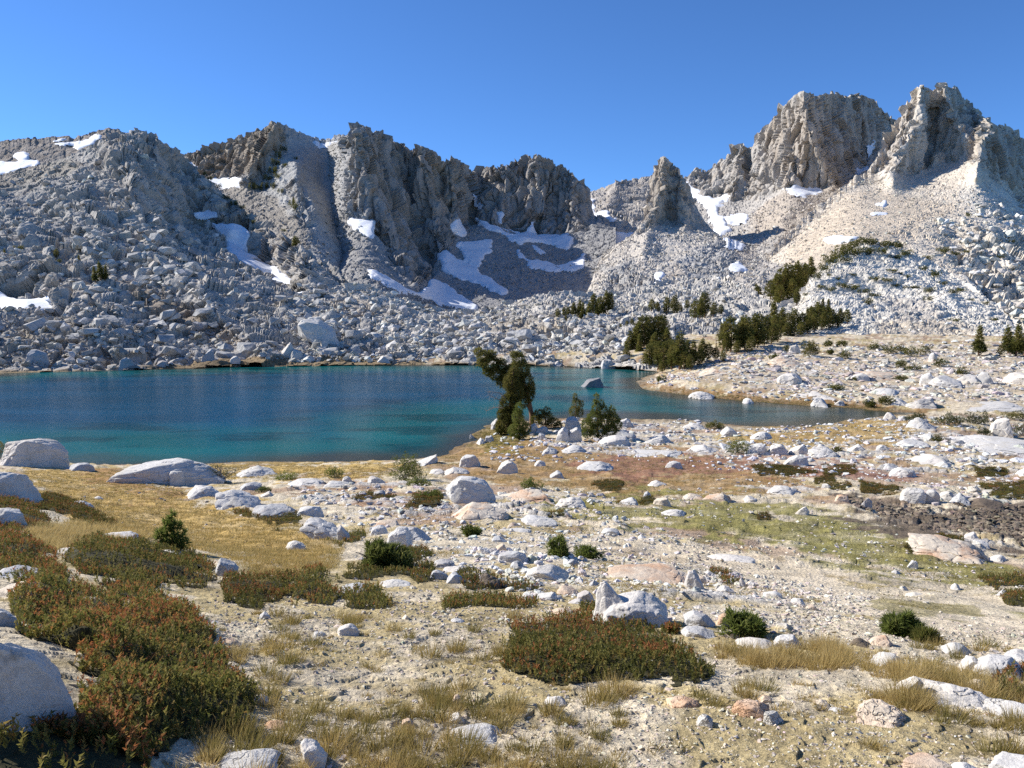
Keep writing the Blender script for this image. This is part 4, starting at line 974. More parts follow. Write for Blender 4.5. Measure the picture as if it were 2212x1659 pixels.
 (1424, 1097, 1482, 1114, 'white', 'f', 'white low slab on the olive turf', None),
 (790, 1026, 833, 1049, 'grey', 'b', 'flat-sided boulder left of the leaning pine shrub', None),
 (736, 1026, 763, 1046, 'white', 'b', 'small boulder further along the lakeshore meadow', None),
 (803, 1056, 838, 1077, 'grey', 'b', 'rounded grey stone on dark heather below the shrub', None),
 (896, 978, 945, 1006, 'white', 'f', 'leaning slab at the lakeshore behind the shrub', [(0, .2), (.5, .6), (.95, 1), (1, .5), (.9, -.1), (.05, -.1)]),
 (956, 1006, 1018, 1028, 'white', 'f', 'low white slabs behind the house-shaped boulder', None),
 (925, 1010, 968, 1026, 'white', 'f', 'thin white ledge left of the low slabs', None),
 (226, 984, 480, 1052, 'white', 'b', 'great whaleback outcrop of pale granite above the lake', [(0, .1), (.2, .8), (.42, .97), (.68, 1), (.88, .7), (1, .2), (.97, -.1), (.6, -.1), (.1, 0)]),
 (368, 1015, 400, 1051, 'white', 'b', 'cubic block split from the whaleback outcrop', [(0, .1), (.02, .9), (.2, 1), (.9, .95), (1, .3), (.85, -.1), (.1, -.1)]),
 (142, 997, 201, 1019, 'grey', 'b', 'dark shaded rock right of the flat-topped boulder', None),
 (398, 1040, 482, 1078, 'white', 'f', 'smooth white slab heading the slab chain', None),
 (470, 1046, 566, 1098, 'white', 'f', 'cracked sloping slab in the middle of the slab chain', [(0, .9), (.3, 1), (.6, .75), (.95, .4), (1, 0), (.7, -.1), (.15, .3)]),
 (545, 1078, 655, 1122, 'grey', 'f', 'grey lower slab of the slab chain', [(0, .6), (.25, 1), (.7, .85), (1, .2), (.85, -.1), (.2, -.1)]),
 (640, 1086, 700, 1120, 'white', 'b', 'pointed boulder on the slab chain', None),
 (648, 1108, 756, 1172, 'white', 'f', 'tilted slab at the lower end of the slab chain', [(0, .8), (.3, 1), (.8, .6), (1, .1), (.9, -.1), (.4, .3)]),
 (516, 1039, 568, 1064, 'grey', 'b', 'smooth grey boulder behind the slab chain', None),
 (506, 1003, 600, 1034, 'white', 'f', 'low fractured outcrop in the shore grass', None),
 (612, 1029, 700, 1052, 'white', 'f', 'flat fractured ledge on red turf', None),
 (690, 1034, 770, 1056, 'white', 'f', 'broken ledge right of the flat fractured ledge', None),
 (560, 1060, 592, 1076, 'white', 'b', 'small white boulder resting on the slab chain', None),
 (616, 1163, 659, 1185, 'white', 'f', 'white stone at the edge of the gold grass', None),
 (466, 1202, 515, 1246, 'grey', 'b', 'grey angular boulder behind the big heather bed', [(0, .6), (.2, 1), (.9, .7), (1, .5), (.7, -.1), (.1, -.1)]),
 (200, 1141, 296, 1170, 'white', 'f', 'jagged white rock crest in the heather', None),
 (336, 1182, 400, 1200, 'white', 'f', 'white ledge under the seedling pine', None),
 (108, 1178, 170, 1198, 'white', 'f', 'white flat stone in blond grass between the heathers', None),
 (144, 1074, 200, 1101, 'white', 'f', 'white rock showing over the dark heather bank', None),
 (-30, 1090, 49, 1138, 'white', 'b', 'pale rock cut by the photo edge in rust-coloured heather', None),
 (-30, 1210, 84, 1260, 'white', 'f', 'speckled slab edge inside the rusty heather', None),
 (-20, 1250, 88, 1298, 'tan', 'b', 'sunlit craggy rock in the heather at the photo edge', [(0, .3), (.4, .7), (.75, 1), (1, .6), (.95, -.1), (0, -.1)]),
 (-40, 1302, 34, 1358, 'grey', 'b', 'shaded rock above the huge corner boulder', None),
 (146, 1090, 164, 1100, 'grey', 'b', 'little dark stone in the gold meadow', None),
 (198, 1071, 222, 1078, 'white', 'f', 'little white stone in the gold meadow', None),
 # around the tall leaning pine
 (1059, 904, 1086, 930, 'grey', 'b', 'dark-sided boulder left of the tall leaning pine', None),
 (1026, 944, 1053, 960, 'white', 'f', 'split boxy rocks at the grassy point', None),
 (1046, 938, 1068, 957, 'white', 'b', 'white boulder on the grassy point', None),
 (1014, 938, 1026, 948, 'white', 'b', 'white stone at the water on the grassy point', None),
 (1142, 915, 1165, 938, 'white', 'b', 'square boulder at the foot of the tall pine', None),
 (1158, 921, 1186, 938, 'white', 'b', 'rounded boulder in the pile by the tall pine', None),
 (1160, 934, 1180, 952, 'grey', 'b', 'leaning grey stone in the pile by the tall pine', None),
 (1218, 900, 1256, 934, 'white', 'b', 'tall pale boulder against the dense pine clump', None),
 (1200, 922, 1232, 956, 'white', 'b', 'creased white boulder in front of the tall pale one', None),
 (1226, 924, 1258, 956, 'white', 'b', 'creased white boulder beside the dense pine clump', None),
 (1285, 939, 1364, 967, 'white', 'b', 'turtle-shaped white slab in front of the dense pine clump', [(0, .05), (.25, .7), (.55, 1), (.85, .85), (1, .2), (.95, -.1), (.03, -.1)]),
 (1296, 930, 1374, 950, 'grey', 'f', 'shaded slab behind the turtle-shaped slab', None),
 (1335, 902, 1371, 926, 'white', 'b', 'smooth rounded boulder right of the dense pine clump', None),
 (1390, 938, 1453, 959, 'white', 'f', 'low ribbed slab near the inlet', None),
 (1166, 963, 1206, 981, 'white', 'f', 'ragged white slab in brown turf', None),
 (1203, 961, 1272, 981, 'white', 'f', 'ragged white double slab in brown turf', None),
 (1346, 972, 1474, 989, 'white', 'f', 'long white ledge strip across red turf', None),
 (1152, 908, 1172, 918, 'white', 'f', 'pale flat rock behind the dark low shrub', None),
 (1140, 957, 1150, 965, 'white', 'b', 'tiny white stone near the green moss', None),
 # flats beyond the inlet
 (1485, 844, 1545, 862, 'white', 'f', 'white slab pair on the far side of the inlet', None),
 (1602, 859, 1631, 872, 'white', 'f', 'white stone at the waterline across the inlet', None),
 (1748, 859, 1788, 879, 'white', 'f', 'pile of white slabs at the waterline across the inlet', None),
 (1800, 864, 1824, 878, 'white', 'b', 'rounded rock beside the waterline slab pile', None),
 (1678, 806, 1733, 832, 'white', 'b', 'cleft whitish boulder on the flats beyond the inlet', None),
 (1986, 806, 2022, 832, 'white', 'b', 'first of the big rounded boulders on the far flats', None),
 (2010, 812, 2078, 838, 'white', 'b', 'widest of the big rounded boulders on the far flats', None),
 (2068, 803, 2112, 830, 'white', 'b', 'third big rounded boulder on the far flats', None),
 (2108, 804, 2146, 832, 'white', 'b', 'cracked end boulder of the far flats row', None),
 (2170, 805, 2250, 834, 'white', 'b', 'rounded boulder cut by the edge on the far flats', None),
 (2007, 762, 2027, 784, 'white', 'b', 'upright white boulder beside a bush on the far flats', None),
 (1955, 856, 2024, 884, 'white', 'b', 'creased boulder above the inlet tip', None),
 (1925, 858, 1962, 876, 'white', 'f', 'low rock left of the creased boulder', None),
 (1840, 806, 1878, 824, 'white', 'b', 'rounded rock in the middle of the far flats', None),
 (1870, 838, 1950, 854, 'white', 'f', 'long pale slab on the far flats', None),
 (2030, 868, 2240, 890, 'white', 'f', 'very long low slab behind the willows', None),
 (1820, 800, 1960, 820, 'tan', 'f', 'pinkish whaleback slab on the far flats', None),
 (1640, 768, 1740, 792, 'tan', 'f', 'pinkish bedrock bench below the grove', None),
 (1500, 795, 1580, 812, 'tan', 'f', 'pinkish bedrock hump beside the lakeside grove', None),
 (1700, 842, 1800, 856, 'white', 'f', 'flat white pavement beyond the inlet', None),
 (1700, 745, 1730, 765, 'white', 'b', 'pale boulder under the dark round bush', None),
]
YAWS = {'huge smooth': .45, 'blue-shaded boulder cut': .45, 'large flat-topped': .3}
DEPTHS = {'huge smooth': .26, 'blue-shaded boulder cut': .5, 'large flat-topped': .5, 'great whaleback': .45}
for h in HEROES:
    if h[6].startswith('upright pointed boulder beside'): continue
    place_rock(*h[:7], outline=h[7], depth=next((d for k, d in DEPTHS.items() if h[6].startswith(k)), None), yaw=next((d for k, d in YAWS.items() if h[6].startswith(k)), None))
# the horned boulder: a body and a leaning horn in one star-shaped rock
def horned_boulder():
    o = place_rock(1281, 1266, 1449, 1358, 'white', 'b', 'big white horned boulder with a leaning spike, behind the heather mat',
                   outline=[(0, .1), (.06, .55), (.25, .92), (.55, 1), (.80, .82), (.97, .48), (1.0, .12), (.92, -.08), (.1, -.08)], seed=5, level=5)
    me = o.data; n = len(me.vertices); V = np.empty(n * 3, np.float32); me.vertices.foreach_get('co', V); V = V.reshape(-1, 3); hx, hy, hz = np.abs(V).max(0)
    pts = [(-1.02, -.35, -.75), (-1.0, .3, -.75), (-.15, -.6, -.6), (-.1, .45, -.6), (-.92, -.1, .45), (-.80, -.06, 1.60), (-.72, -.1, 1.66), (-.66, .06, 1.60), (-.50, -.22, 1.12), (-.30, -.1, .80), (-.42, .3, .8), (-.75, .3, .7), (-.62, -.42, .2), (-.2, -.3, .7)]
    bm = bmesh.new(); bm.from_mesh(me); hb = [bm.verts.new((x * hx, y * hy, z * hz)) for x, y, z in pts]
    bmesh.ops.convex_hull(bm, input=hb, use_existing_faces=False); bm.to_mesh(me); bm.free()
    m = o.modifiers.new('join', 'REMESH'); m.mode = 'VOXEL'; m.voxel_size = hx / 45
    ev = o.evaluated_get(bpy.context.evaluated_depsgraph_get()); nm = bpy.data.meshes.new_from_object(ev); o.modifiers.clear(); o.data = nm; nm.name = 'boulder'
    V = np.empty(len(nm.vertices) * 3, np.float32); nm.vertices.foreach_get('co', V); V = V.reshape(-1, 3).astype(float)
    L = hx; q = V / L; r = 1 + .035 * fbm(q, np.array([.5] * 3), 4, 4); h, ed, _ = cells(q + .1 * vnoise(q, .3, 3)[..., None], np.array([.35] * 3), 9); r = r + .02 * h - .02 * np.exp(-ed * 14)
    nm.vertices.foreach_set('co', (V * r[:, None]).astype(np.float32).ravel()); nm.polygons.foreach_set('use_smooth', np.ones(len(nm.polygons), bool))
    if not nm.materials: nm.materials.append(M['white'])
    nm.update()
horned_boulder()

# ---- talus: boulders lying on the mountain layers. The largest are things, the rest of the field is one mass.
PROTO = []
def hull_rock(seed, npts):
    """angular broken block: the convex hull of a few scattered points"""
    rng = np.random.default_rng(seed); q = rng.normal(0, 1, (npts, 3)); q /= np.linalg.norm(q, axis=1, keepdims=True); q = np.sign(q) * np.abs(q) ** rng.uniform(.55, 1.0)
    q *= rng.uniform(.78, 1.05, (npts, 1)) * np.array([1, rng.uniform(.65, 1), rng.uniform(.45, .85)])
    bm = bmesh.new()
    for p in q: bm.verts.new(p)
    r = bmesh.ops.convex_hull(bm, input=bm.verts); bmesh.ops.delete(bm, geom=[e for e in r['geom_interior'] if isinstance(e, bmesh.types.BMVert)], context='VERTS')
    bmesh.ops.triangulate(bm, faces=bm.faces); bm.verts.index_update(); V = np.array([v.co[:] for v in bm.verts]); Fc = np.array([[v.index for v in f.verts] for f in bm.faces]); bm.free(); return V, Fc
for i in range(18): PROTO.append([hull_rock(900 + i, 9 + i % 4), hull_rock(900 + i, 11 + i % 5), hull_rock(900 + i, 16 + i % 6)])
def rot_matrices(rng, n):
    q = rng.normal(0, 1, (n, 4)); q /= np.linalg.norm(q, axis=1, keepdims=True); w, x, y, z = q.T
    return np.stack([np.stack([1 - 2 * (y * y + z * z), 2 * (x * y - z * w), 2 * (x * z + y * w)], -1), np.stack([2 * (x * y + z * w), 1 - 2 * (x * x + z * z), 2 * (y * z - x * w)], -1),
                     np.stack([2 * (x * z - y * w), 2 * (y * z + x * w), 1 - 2 * (x * x + y * y)], -1)], 1)
class Heap:
    def __init__(s): s.V, s.F, s.T, s.n = [], [], [], 0
    def add(s, P, size, tint, rng, flat=1.0, lv=None):
        k = len(P); pr = rng.integers(0, len(PROTO), k); R = rot_matrices(rng, k)
        px = size * F / P[:, 1]
        L = np.where(px > 7.5, 1, 0) if lv is None else np.full(k, lv)
        if lv is None: L = np.where(px > 22, 2, L)
        for a in range(len(PROTO)):
            for l in (0, 1, 2):
                m = np.where((pr == a) & (L == l))[0]
                if not len(m): continue
                V0, F0 = PROTO[a][l]
                V = np.einsum('nij,vj->nvi', R[m], V0) * size[m][:, None, None]; V[..., 2] *= flat
                V = V + P[m][:, None, :]
                s.V.append(V.reshape(-1, 3)); s.F.append((F0[None] + (np.arange(len(m)) * len(V0))[:, None, None]).reshape(-1, 3) + s.n)
                s.T.append(np.repeat(tint[m], len(V0), 0)); s.n += len(m) * len(V0)
    def build(s, name, mat):
        me = mesh_np(name, np.concatenate(s.V), np.concatenate(s.F), smooth=False)
        T = np.concatenate(s.T); vcol(me, 'tint', T); vfloat(me, 'cliff', np.zeros(len(T)))
        return link(name, me, mat)
TALUS = Heap(); BIG = []
def sizes(rng, n, lo, hi, a=2.2):
    u = rng.random(n); return (lo ** (1 - a) + u * (hi ** (1 - a) - lo ** (1 - a))) ** (1 / (1 - a))
def scatter(lab, n, lo, hi, poly, seed, tint=(.50, .485, .455), var=.16, avoid=(), flat=.8, a=2.2, big=9.0, sink=.25):
    L = LAYERS[lab]; rng = np.random.default_rng(seed)
    m = np.ones(L.U.shape, bool) if poly is None else inside_poly(L.U, L.V, PL(poly))
    for av in avoid: m &= ~inside_poly(L.U, L.V, PL(av))
    idx = np.flatnonzero(m.ravel())
    i = rng.choice(idx, n); P = L.P.reshape(-1, 3)[i].copy(); N = L.N.reshape(-1, 3)[i]
    s = sizes(rng, n, lo, hi, a) * .55
    clump = fbm(P, np.array([22.] * 3), seed, 3); keep = rng.random(n) < np.clip(.62 + 1.1 * clump, .12, 1); P, N, s, i = P[keep], N[keep], s[keep], i[keep]; n = len(P)
    P = P + N * (s * (.5 - sink))[:, None]
    T = np.array(tint)[None] * (1 + var * rng.normal(0, 1, (n, 1))) * (1 + .012 * rng.normal(0, 1, (n, 3))); T = np.clip(T, .12, .68)
    px = s * F / P[:, 1]
    bigm = px > big
    for q, sz, t, p_ in zip(P[bigm], s[bigm], T[bigm], px[bigm]): BIG.append((p_, q, sz, t))
    TALUS.add(P[~bigm], s[~bigm], T[~bigm], rng, flat)
SNOWAV = ('-120,625 0,630 40,650 80,648 120,643 100,655 115,668 80,672 50,668 0,662 -120,662',)
GULLY = ('440,470 470,490 545,500 560,562 620,590 645,640 600,610 520,570 480,510',)
scatter('T', 13000, .4, 3.0, '620,786 620,650 700,630 800,612 950,660 1050,664 1200,626 1320,632 1500,590 1600,570 1600,790 1380,792 1300,786 1100,781 700,781', 1, (.57, .53, .46), var=.24, a=2.0)
scatter('T', 200, 2.0, 5.5, '620,784 640,660 700,635 850,660 950,690 1300,720 1440,760 1380,790 1300,784 1100,779 700,779', 2, (.52, .505, .475), a=2.4)
scatter('B', 8000, .4, 3.0, '-60,796 -60,680 100,680 250,640 420,620 600,640 760,650 780,780 480,780 300,792', 3, (.46, .425, .37), var=.24, avoid=SNOWAV, a=2.0)
scatter('B', 220, 2.2, 6.5, '-60,790 -60,690 250,650 420,630 760,650 780,775 480,775 300,788', 4, (.43, .42, .395), avoid=SNOWAV, a=2.4)
scatter('B', 1100, 1.0, 5.0, '-60,600 -60,400 150,360 250,310 330,320 360,460 420,560 420,630 200,640 60,620', 5, (.56, .515, .445), avoid=SNOWAV, a=2.3)
scatter('B', 500, 1.0, 4.0, '420,430 520,470 640,540 740,605 760,650 600,640 480,580', 6, (.42, .41, .385), avoid=GULLY, a=2.3)
scatter('B', 130, 3.0, 7.0, '180,520 300,470 420,500 450,590 330,620 200,600', 7, (.46, .45, .42), a=2.2)
scatter('C', 900, .8, 3.2, '560,560 520,430 620,420 700,440 760,520 760,620 700,600', 8, (.38, .36, .33), a=2.2)
scatter('D', 4500, .6, 2.6, '760,560 850,600 920,650 980,620 960,560 1020,500 1280,510 1320,660 950,690 800,620', 9, (.36, .35, .335), a=2.3,
        avoid=('942,545 965,540 1010,572 1092,628 1060,622 960,580', '870,622 940,606 1028,664 940,652', '1030,473 1245,520 1230,538 1040,495', '990,530 1062,520 1035,575 1000,565'))
scatter('D', 500, 1.2, 4.0, '700,330 760,340 780,440 800,520 740,560 700,500', 10, (.43, .42, .395), a=2.2)
scatter('F', 6000, .6, 2.8, '1270,650 1300,545 1390,495 1440,480 1500,500 1640,515 1760,540 1700,640 1450,640', 11, (.56, .515, .45), a=2.4)
scatter('G', 1300, .8, 3.5, '1560,540 1640,440 1720,420 1800,410 1760,470 1640,590 1580,560', 12, (.54, .48, .41), a=2.5)
scatter('H', 7000, .5, 2.2, '1560,640 1720,510 1860,390 2050,400 2130,400 2230,470 2230,720 1900,560 1800,560 1700,640', 13, (.64, .56, .455), a=2.6)
scatter('H', 420, 2.2, 7.0, '2020,480 2130,420 2230,450 2230,720 2120,620 2060,540', 14, (.67, .615, .53), a=2.3)
scatter('I', 700, .4, 1.6, '1740,700 1900,640 2100,680 2230,715 2230,745 1740,738', 15, (.66, .61, .53), a=2.3)
scatter('E', 500, .9, 2.6, None, 16, (.43, .40, .355), a=2.4)
scatter('A', 400, 1.0, 2.8, None, 17, (.33, .30, .26), a=2.4)
BIG.sort(key=lambda t: -t[0])
# far-shore landmarks placed by hand
def layer_at(lab, u, v):
    L = LAYERS[lab]; i = np.argmin((L.U - u) ** 2 + (L.V - v) ** 2); return L.P.reshape(-1, 3)[i].copy(), L.N.reshape(-1, 3)[i].copy()
FAR = [
 ('T', 640, 680, 732, 752, 'white', 'b', 'largest boulder of the far shore, split into a pale slanting slab', [(0, .85), (.15, 1), (.55, .9), (.9, .6), (1, .2), (.8, -.05), (.5, .1), (.15, .5)]),
 ('T', 588, 742, 626, 780, 'white', 'b', 'rounded boulder standing at the waterline below the split slab boulder', None),
 ('T', 626, 758, 660, 782, 'white', 'b', 'low boulder right of the rounded waterline boulder', None),
 ('B', 60, 756, 104, 790, 'grey', 'b', 'double boulder on the far shore near the photo edge', None),
 ('B', 258, 772, 290, 797, 'grey', 'b', 'blocky boulder at the shaded far waterline', None),
 ('B', 430, 752, 464, 786, 'grey', 'b', 'boulder at the far waterline under the brown gully', None),
 ('B', 496, 768, 520, 788, 'white', 'b', 'small pale boulder at the far waterline', None),
 ('T', 1298, 778, 1328, 797, 'grey', 'b', 'grey boulder at the far waterline near the grove', None),
 ('T', 1190, 778, 1218, 791, 'grey', 'f', 'flat dark slab at the far waterline', None),
 ('T', 812, 772, 842, 787, 'white', 'b', 'white boulder at the far waterline in the middle', None),
 ('T', 1010, 766, 1056, 782, 'white', 'f', 'bright flat boulder at the far waterline behind the pine', None),
 ('T', 700, 690, 760, 712, 'white', 'b', 'pale hump of rock above the split slab boulder', None),
]
for lab, u0, v0, u1, v1, mt, st, lb, ol in FAR:
    P, N = layer_at(lab, .5 * (u0 + u1), v1 - 2)
    place_rock(u0, v0, u1, v1, mt, st, lb, outline=ol, base=P, depth=.8)
_bm = {0: M['mountain']}
pm = []
for i in range(len(PROTO)):
    V0, F0 = PROTO[i][2]; V = V0.copy(); V[:, 2] *= .8
    for j, tn in enumerate(((.53, .515, .485), (.43, .42, .395), (.50, .455, .40))):
        me = mesh_np('boulder', V, F0, smooth=False); vcol(me, 'tint', np.tile(np.array(tn), (len(V), 1))); vfloat(me, 'cliff', np.zeros(len(V))); me.materials.append(M['mountain']); pm.append(me)
rngb = np.random.default_rng(77)
NBIG = 85
for p_, q, sz, t in BIG[:NBIG]:
    j = 0 if t.mean() > .47 and q[0] < 60 else (1 if q[0] < 60 else 2)
    o = link('boulder', pm[int(rngb.integers(0, 18)) * 3 + j]); o.location = q; o.scale = (sz, sz, sz); o.rotation_euler = (rngb.uniform(-.3, .3), rngb.uniform(-.3, .3), rngb.uniform(0, 6.28))
    tag(o, 'angular granite boulder in the loose talus under the mountains', 'boulder', 'larger boulders of the talus beyond the lake')
if len(BIG) > NBIG:
    r_ = BIG[NBIG:]; TALUS.add(np.array([b[1] for b in r_]), np.array([b[2] for b in r_]), np.array([b[3] for b in r_]), rngb, .8)
o = TALUS.build('boulder_field', M['mountain']); tag(o, kind='stuff')

# ---- loose stones on the near ground
LOOSE = Heap()
def scatter_ground(n, poly, pxlo, pxhi, seed, tint, var=.15, flat=.6, a=2.1, mlo=.0, mhi=9., skip=()):
    rng = np.random.default_rng(seed); P = ground_pick(poly, n, rng, skip)
    s = sizes(rng, len(P), pxlo, pxhi, a) * P[:, 1] / F * .5; s = np.clip(s, mlo, mhi)
    ok = P[:, 2] > .03
    ok &= rng.random(len(P)) < np.clip(.55 + 1.0 * fbm(P, np.array([4.] * 3), seed, 3), .08, 1)
    P, s = P[ok], s[ok]; P[:, 2] += s * flat * .12
    T = np.array(tint)[None] * (1 + var * rng.normal(0, 1, (len(P), 1))) * (1 + .04 * rng.normal(0, 1, (len(P), 3)))
    LOOSE.add(P, s, np.clip(T, .08, .66), rng, flat)
GOLD = COVER[0][3]; POND = COVER[10][3]; TRACK = COVER[8][3]
scatter_ground(3000, '400,1250 760,1190 1230,1140 1600,1190 2212,1340 2212,1659 300,1659 560,1560 480,1360', 6, 20, 1, (.54, .48, .40), skip=(TRACK,), a=2.4)
scatter_ground(3200, '620,1040 1300,1060 1500,1180 1480,1330 800,1230 660,1130', 7, 26, 2, (.60, .56, .50), a=2.1)
scatter_ground(2600, '1160,1150 1900,1290 1700,1400 1300,1310', 6, 22, 3, (.53, .48, .41), a=2.2)
scatter_ground(3600, '1040,940 1500,905 2212,900 2212,1080 1900,1050 1400,1000 1050,1000', 6, 22, 4, (.63, .60, .56), a=2.1)
scatter_ground(1800, '1300,1090 1600,1020 2212,1050 2212,1300 1700,1190', 5, 16, 5, (.52, .48, .42), skip=(POND,), a=2.3)
scatter_ground(1700, '1790,1066 1990,1084 2230,1092 2230,1180 2080,1155 1920,1125', 6, 24, 6, (.19, .152, .112), flat=.5, a=1.9)
scatter_ground(4200, '1390,826 1440,806 1480,780 1600,745 2230,735 2230,880 1960,880 1700,865 1500,842', 5, 20, 7, (.62, .57, .51), a=2.0, flat=.55)
scatter_ground(900, '1560,790 1700,760 2230,745 2230,870 1960,870 1700,850', 9, 38, 8, (.55, .49, .42), a=2.0, flat=.5)
scatter_ground(320, '1440,810 1600,740 1760,735 1700,790', 6, 20, 9, (.54, .50, .45), a=2.0)
scatter_ground(260, '60,1020 400,1050 700,1180 560,1260 200,1150', 5, 14, 10, (.5, .46, .40), a=2.4)
scatter_ground(420, '1110,910 1300,900 1480,915 1480,960 1160,970', 5, 20, 11, (.57, .55, .51), a=1.9)
scatter_ground(500, '440,1330 760,1330 1100,1400 1000,1659 420,1659 560,1540', 5, 22, 12, (.50, .44, .36), a=2.6, flat=.5)
scatter_ground(500, '1400,1400 2212,1330 2212,1659 1250,1659', 5, 24, 13, (.52, .45, .36), a=2.6, flat=.5)
scatter_ground(5000, '420,1340 760,1320 1240,1330 1560,1400 2212,1340 2212,1659 330,1659 560,1560', 5, 17, 14, (.56, .49, .39), a=2.6, flat=.7)
scatter_ground(2600, '430,1300 1240,1230 1240,1400 480,1420', 5, 16, 15, (.52, .455, .37), a=2.6, flat=.7)
scatter_ground(3000, '1400,1140 1800,1200 2212,1340 2212,1400 1700,1380', 5, 16, 16, (.53, .465, .37), a=2.6, flat=.7)
scatter_ground(170, '1000,1190 1160,1170 1260,1190 1300,1290 1180,1300 1040,1270', 12, 38, 17, (.56, .53, .48), a=2.0, flat=.7)
scatter_ground(150, '1460,1230 1600,1236 1660,1290 1740,1330 1560,1310 1500,1290', 12, 40, 18, (.52, .48, .43), a=2.0, flat=.7)
scatter_ground(120, '760,1060 960,1040 960,1160 800,1170', 12, 36, 19, (.58, .55, .51), a=2.0, flat=.6)
scatter_ground(160, '1480,955 1820,955 2212,930 2212,1010 1900,1020 1600,990', 12, 44, 20, (.62, .60, .56), a=2.0, flat=.6)
scatter_ground(90, '2000,1050 2212,1060 2212,1090 2010,1090', 14, 40, 21, (.50, .45, .39), a=2.0, flat=.6)
o = LOOSE.build('loose_stones', M['mountain']); tag(o, kind='stuff')
# ------------------------------------------------------------------ plants
M['pine'] = mat_leaf('pine_needles', (.08, .092, .02), (.185, .175, .045), (.30, .24, .08), .5)
M['pine_bright'] = mat_leaf('young_pine_needles', (.09, .125, .025), (.20, .22, .055), (.32, .30, .10), .5)
M['dead'] = mat_plain('bleached_wood', (.30, .27, .24), .9, 12)
M['bark'] = mat_plain('pine_bark', (.20, .12, .075), .95, 14)
M['heather'] = mat_leaf('heather_leaves', (.08, .088, .02), (.235, .205, .055), (.33, .115, .045), .42)
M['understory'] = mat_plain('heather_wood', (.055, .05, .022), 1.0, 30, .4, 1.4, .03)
M['grass'] = mat_leaf('dry_grass', (.15, .14, .035), (.44, .32, .12), (.60, .47, .22), .4)
M['willow'] = mat_leaf('willow_leaves', (.06, .07, .035), (.13, .14, .06), (.22, .20, .10), .25)

def basis(N, rng):
    a = rng.normal(0, 1, N.shape); t = np.cross(N, a); t /= np.linalg.norm(t, axis=-1, keepdims=True) + 1e-9; return t
def unit(v): return v / (np.linalg.norm(v, axis=-1, keepdims=True) + 1e-9)
def blades(B, Dir, L, W, rng, shade, tipshade=None):
    """thin triangles: bases B, directions Dir (unit), lengths L, widths W"""
    n = len(B); t = basis(Dir, rng) * (W * .5)[:, None]; tip = B + Dir * L[:, None]
    V = np.stack([B - t, B + t, tip], 1).reshape(-1, 3); Fc = np.arange(n * 3).reshape(-1, 3)
    s = np.stack([shade, shade, tipshade if tipshade is not None else shade], 1).reshape(-1)
    return V, Fc, s
def tri_mesh(name, V, Fc, shade, mat, parent=None):
    me = mesh_np(name, V, Fc, smooth=False); vfloat(me, 'shade', np.clip(shade, 0, 1)); return link(name, me, mat, parent)
def tufts(C, R, n, size, rng, k=6, wide=.22, up=.35, bright=None):
    """needle tufts through ellipsoids: C centres (m,3), R radii (m,3)"""
    C = np.asarray(C, float); R = np.asarray(R, float); vol = (R[:, 0] * R[:, 1] * R[:, 2]) ** (2 / 3.); pick = rng.choice(len(C), n, p=vol / vol.sum())
    d = unit(rng.normal(0, 1, (n, 3))); rad = rng.uniform(.35, 1.0, n) ** .5 * np.where(rng.random(n) < .12, rng.uniform(1, 1.25, n), 1)
    P = C[pick] + d * R[pick] * rad[:, None]
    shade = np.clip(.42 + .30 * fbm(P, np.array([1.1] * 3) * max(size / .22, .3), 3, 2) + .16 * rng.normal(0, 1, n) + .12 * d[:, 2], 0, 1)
    out = unit(d + np.array([0, 0, up]))
    dirs = unit(np.repeat(out, k, 0) + rng.normal(0, .62, (n * k, 3)))
    L = size * rng.uniform(.6, 1.2, n * k)
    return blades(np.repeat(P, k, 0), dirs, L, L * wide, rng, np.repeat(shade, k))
def tube(pts, rad, sides=7):
    pts = np.asarray(pts, float); V = []; n = len(pts)
    for i in range(n):
        d = unit(pts[min(i + 1, n - 1)] - pts[max(i - 1, 0)]); a = unit(np.cross(d, np.array([.3, .9, .2]))); b = np.cross(d, a)
        for s in range(sides):
            th = 2 * math.pi * s / sides; V.append(pts[i] + rad[i] * (math.cos(th) * a + math.sin(th) * b) * (1 + .12 * math.sin(5 * th + i)))
    Fc = [[i * sides + s, i * sides + (s + 1) % sides, (i + 1) * sides + (s + 1) % sides, (i + 1) * sides + s] for i in range(n - 1) for s in range(sides)]
    return np.array(V), np.array(Fc)
def join(parts):
    V, Fc, o = [], [], 0
    for v, f in parts: V.append(v); Fc.append(f + o); o += len(v)
    return np.concatenate(V), np.concatenate(Fc)
def limbs(base, top, rng, n, spread, r0, sides=6):
    parts = [tube([base, base * .6 + top * .4 + rng.normal(0, .03, 3) * np.linalg.norm(top - base), top], [r0, r0 * .7, r0 * .15], sides)]
    for _ in range(n):
        t = rng.uniform(.15, .85); a = base * (1 - t) + top * t; d = unit(np.array([rng.normal(), rng.normal(), rng.uniform(.1, .9)])) * spread * rng.uniform(.5, 1)
        parts.append(tube([a, a + d * .5 + [0, 0, .05 * spread], a + d], [r0 * .45 * (1 - t * .5), r0 * .25, r0 * .06], 4))
    return join(parts)

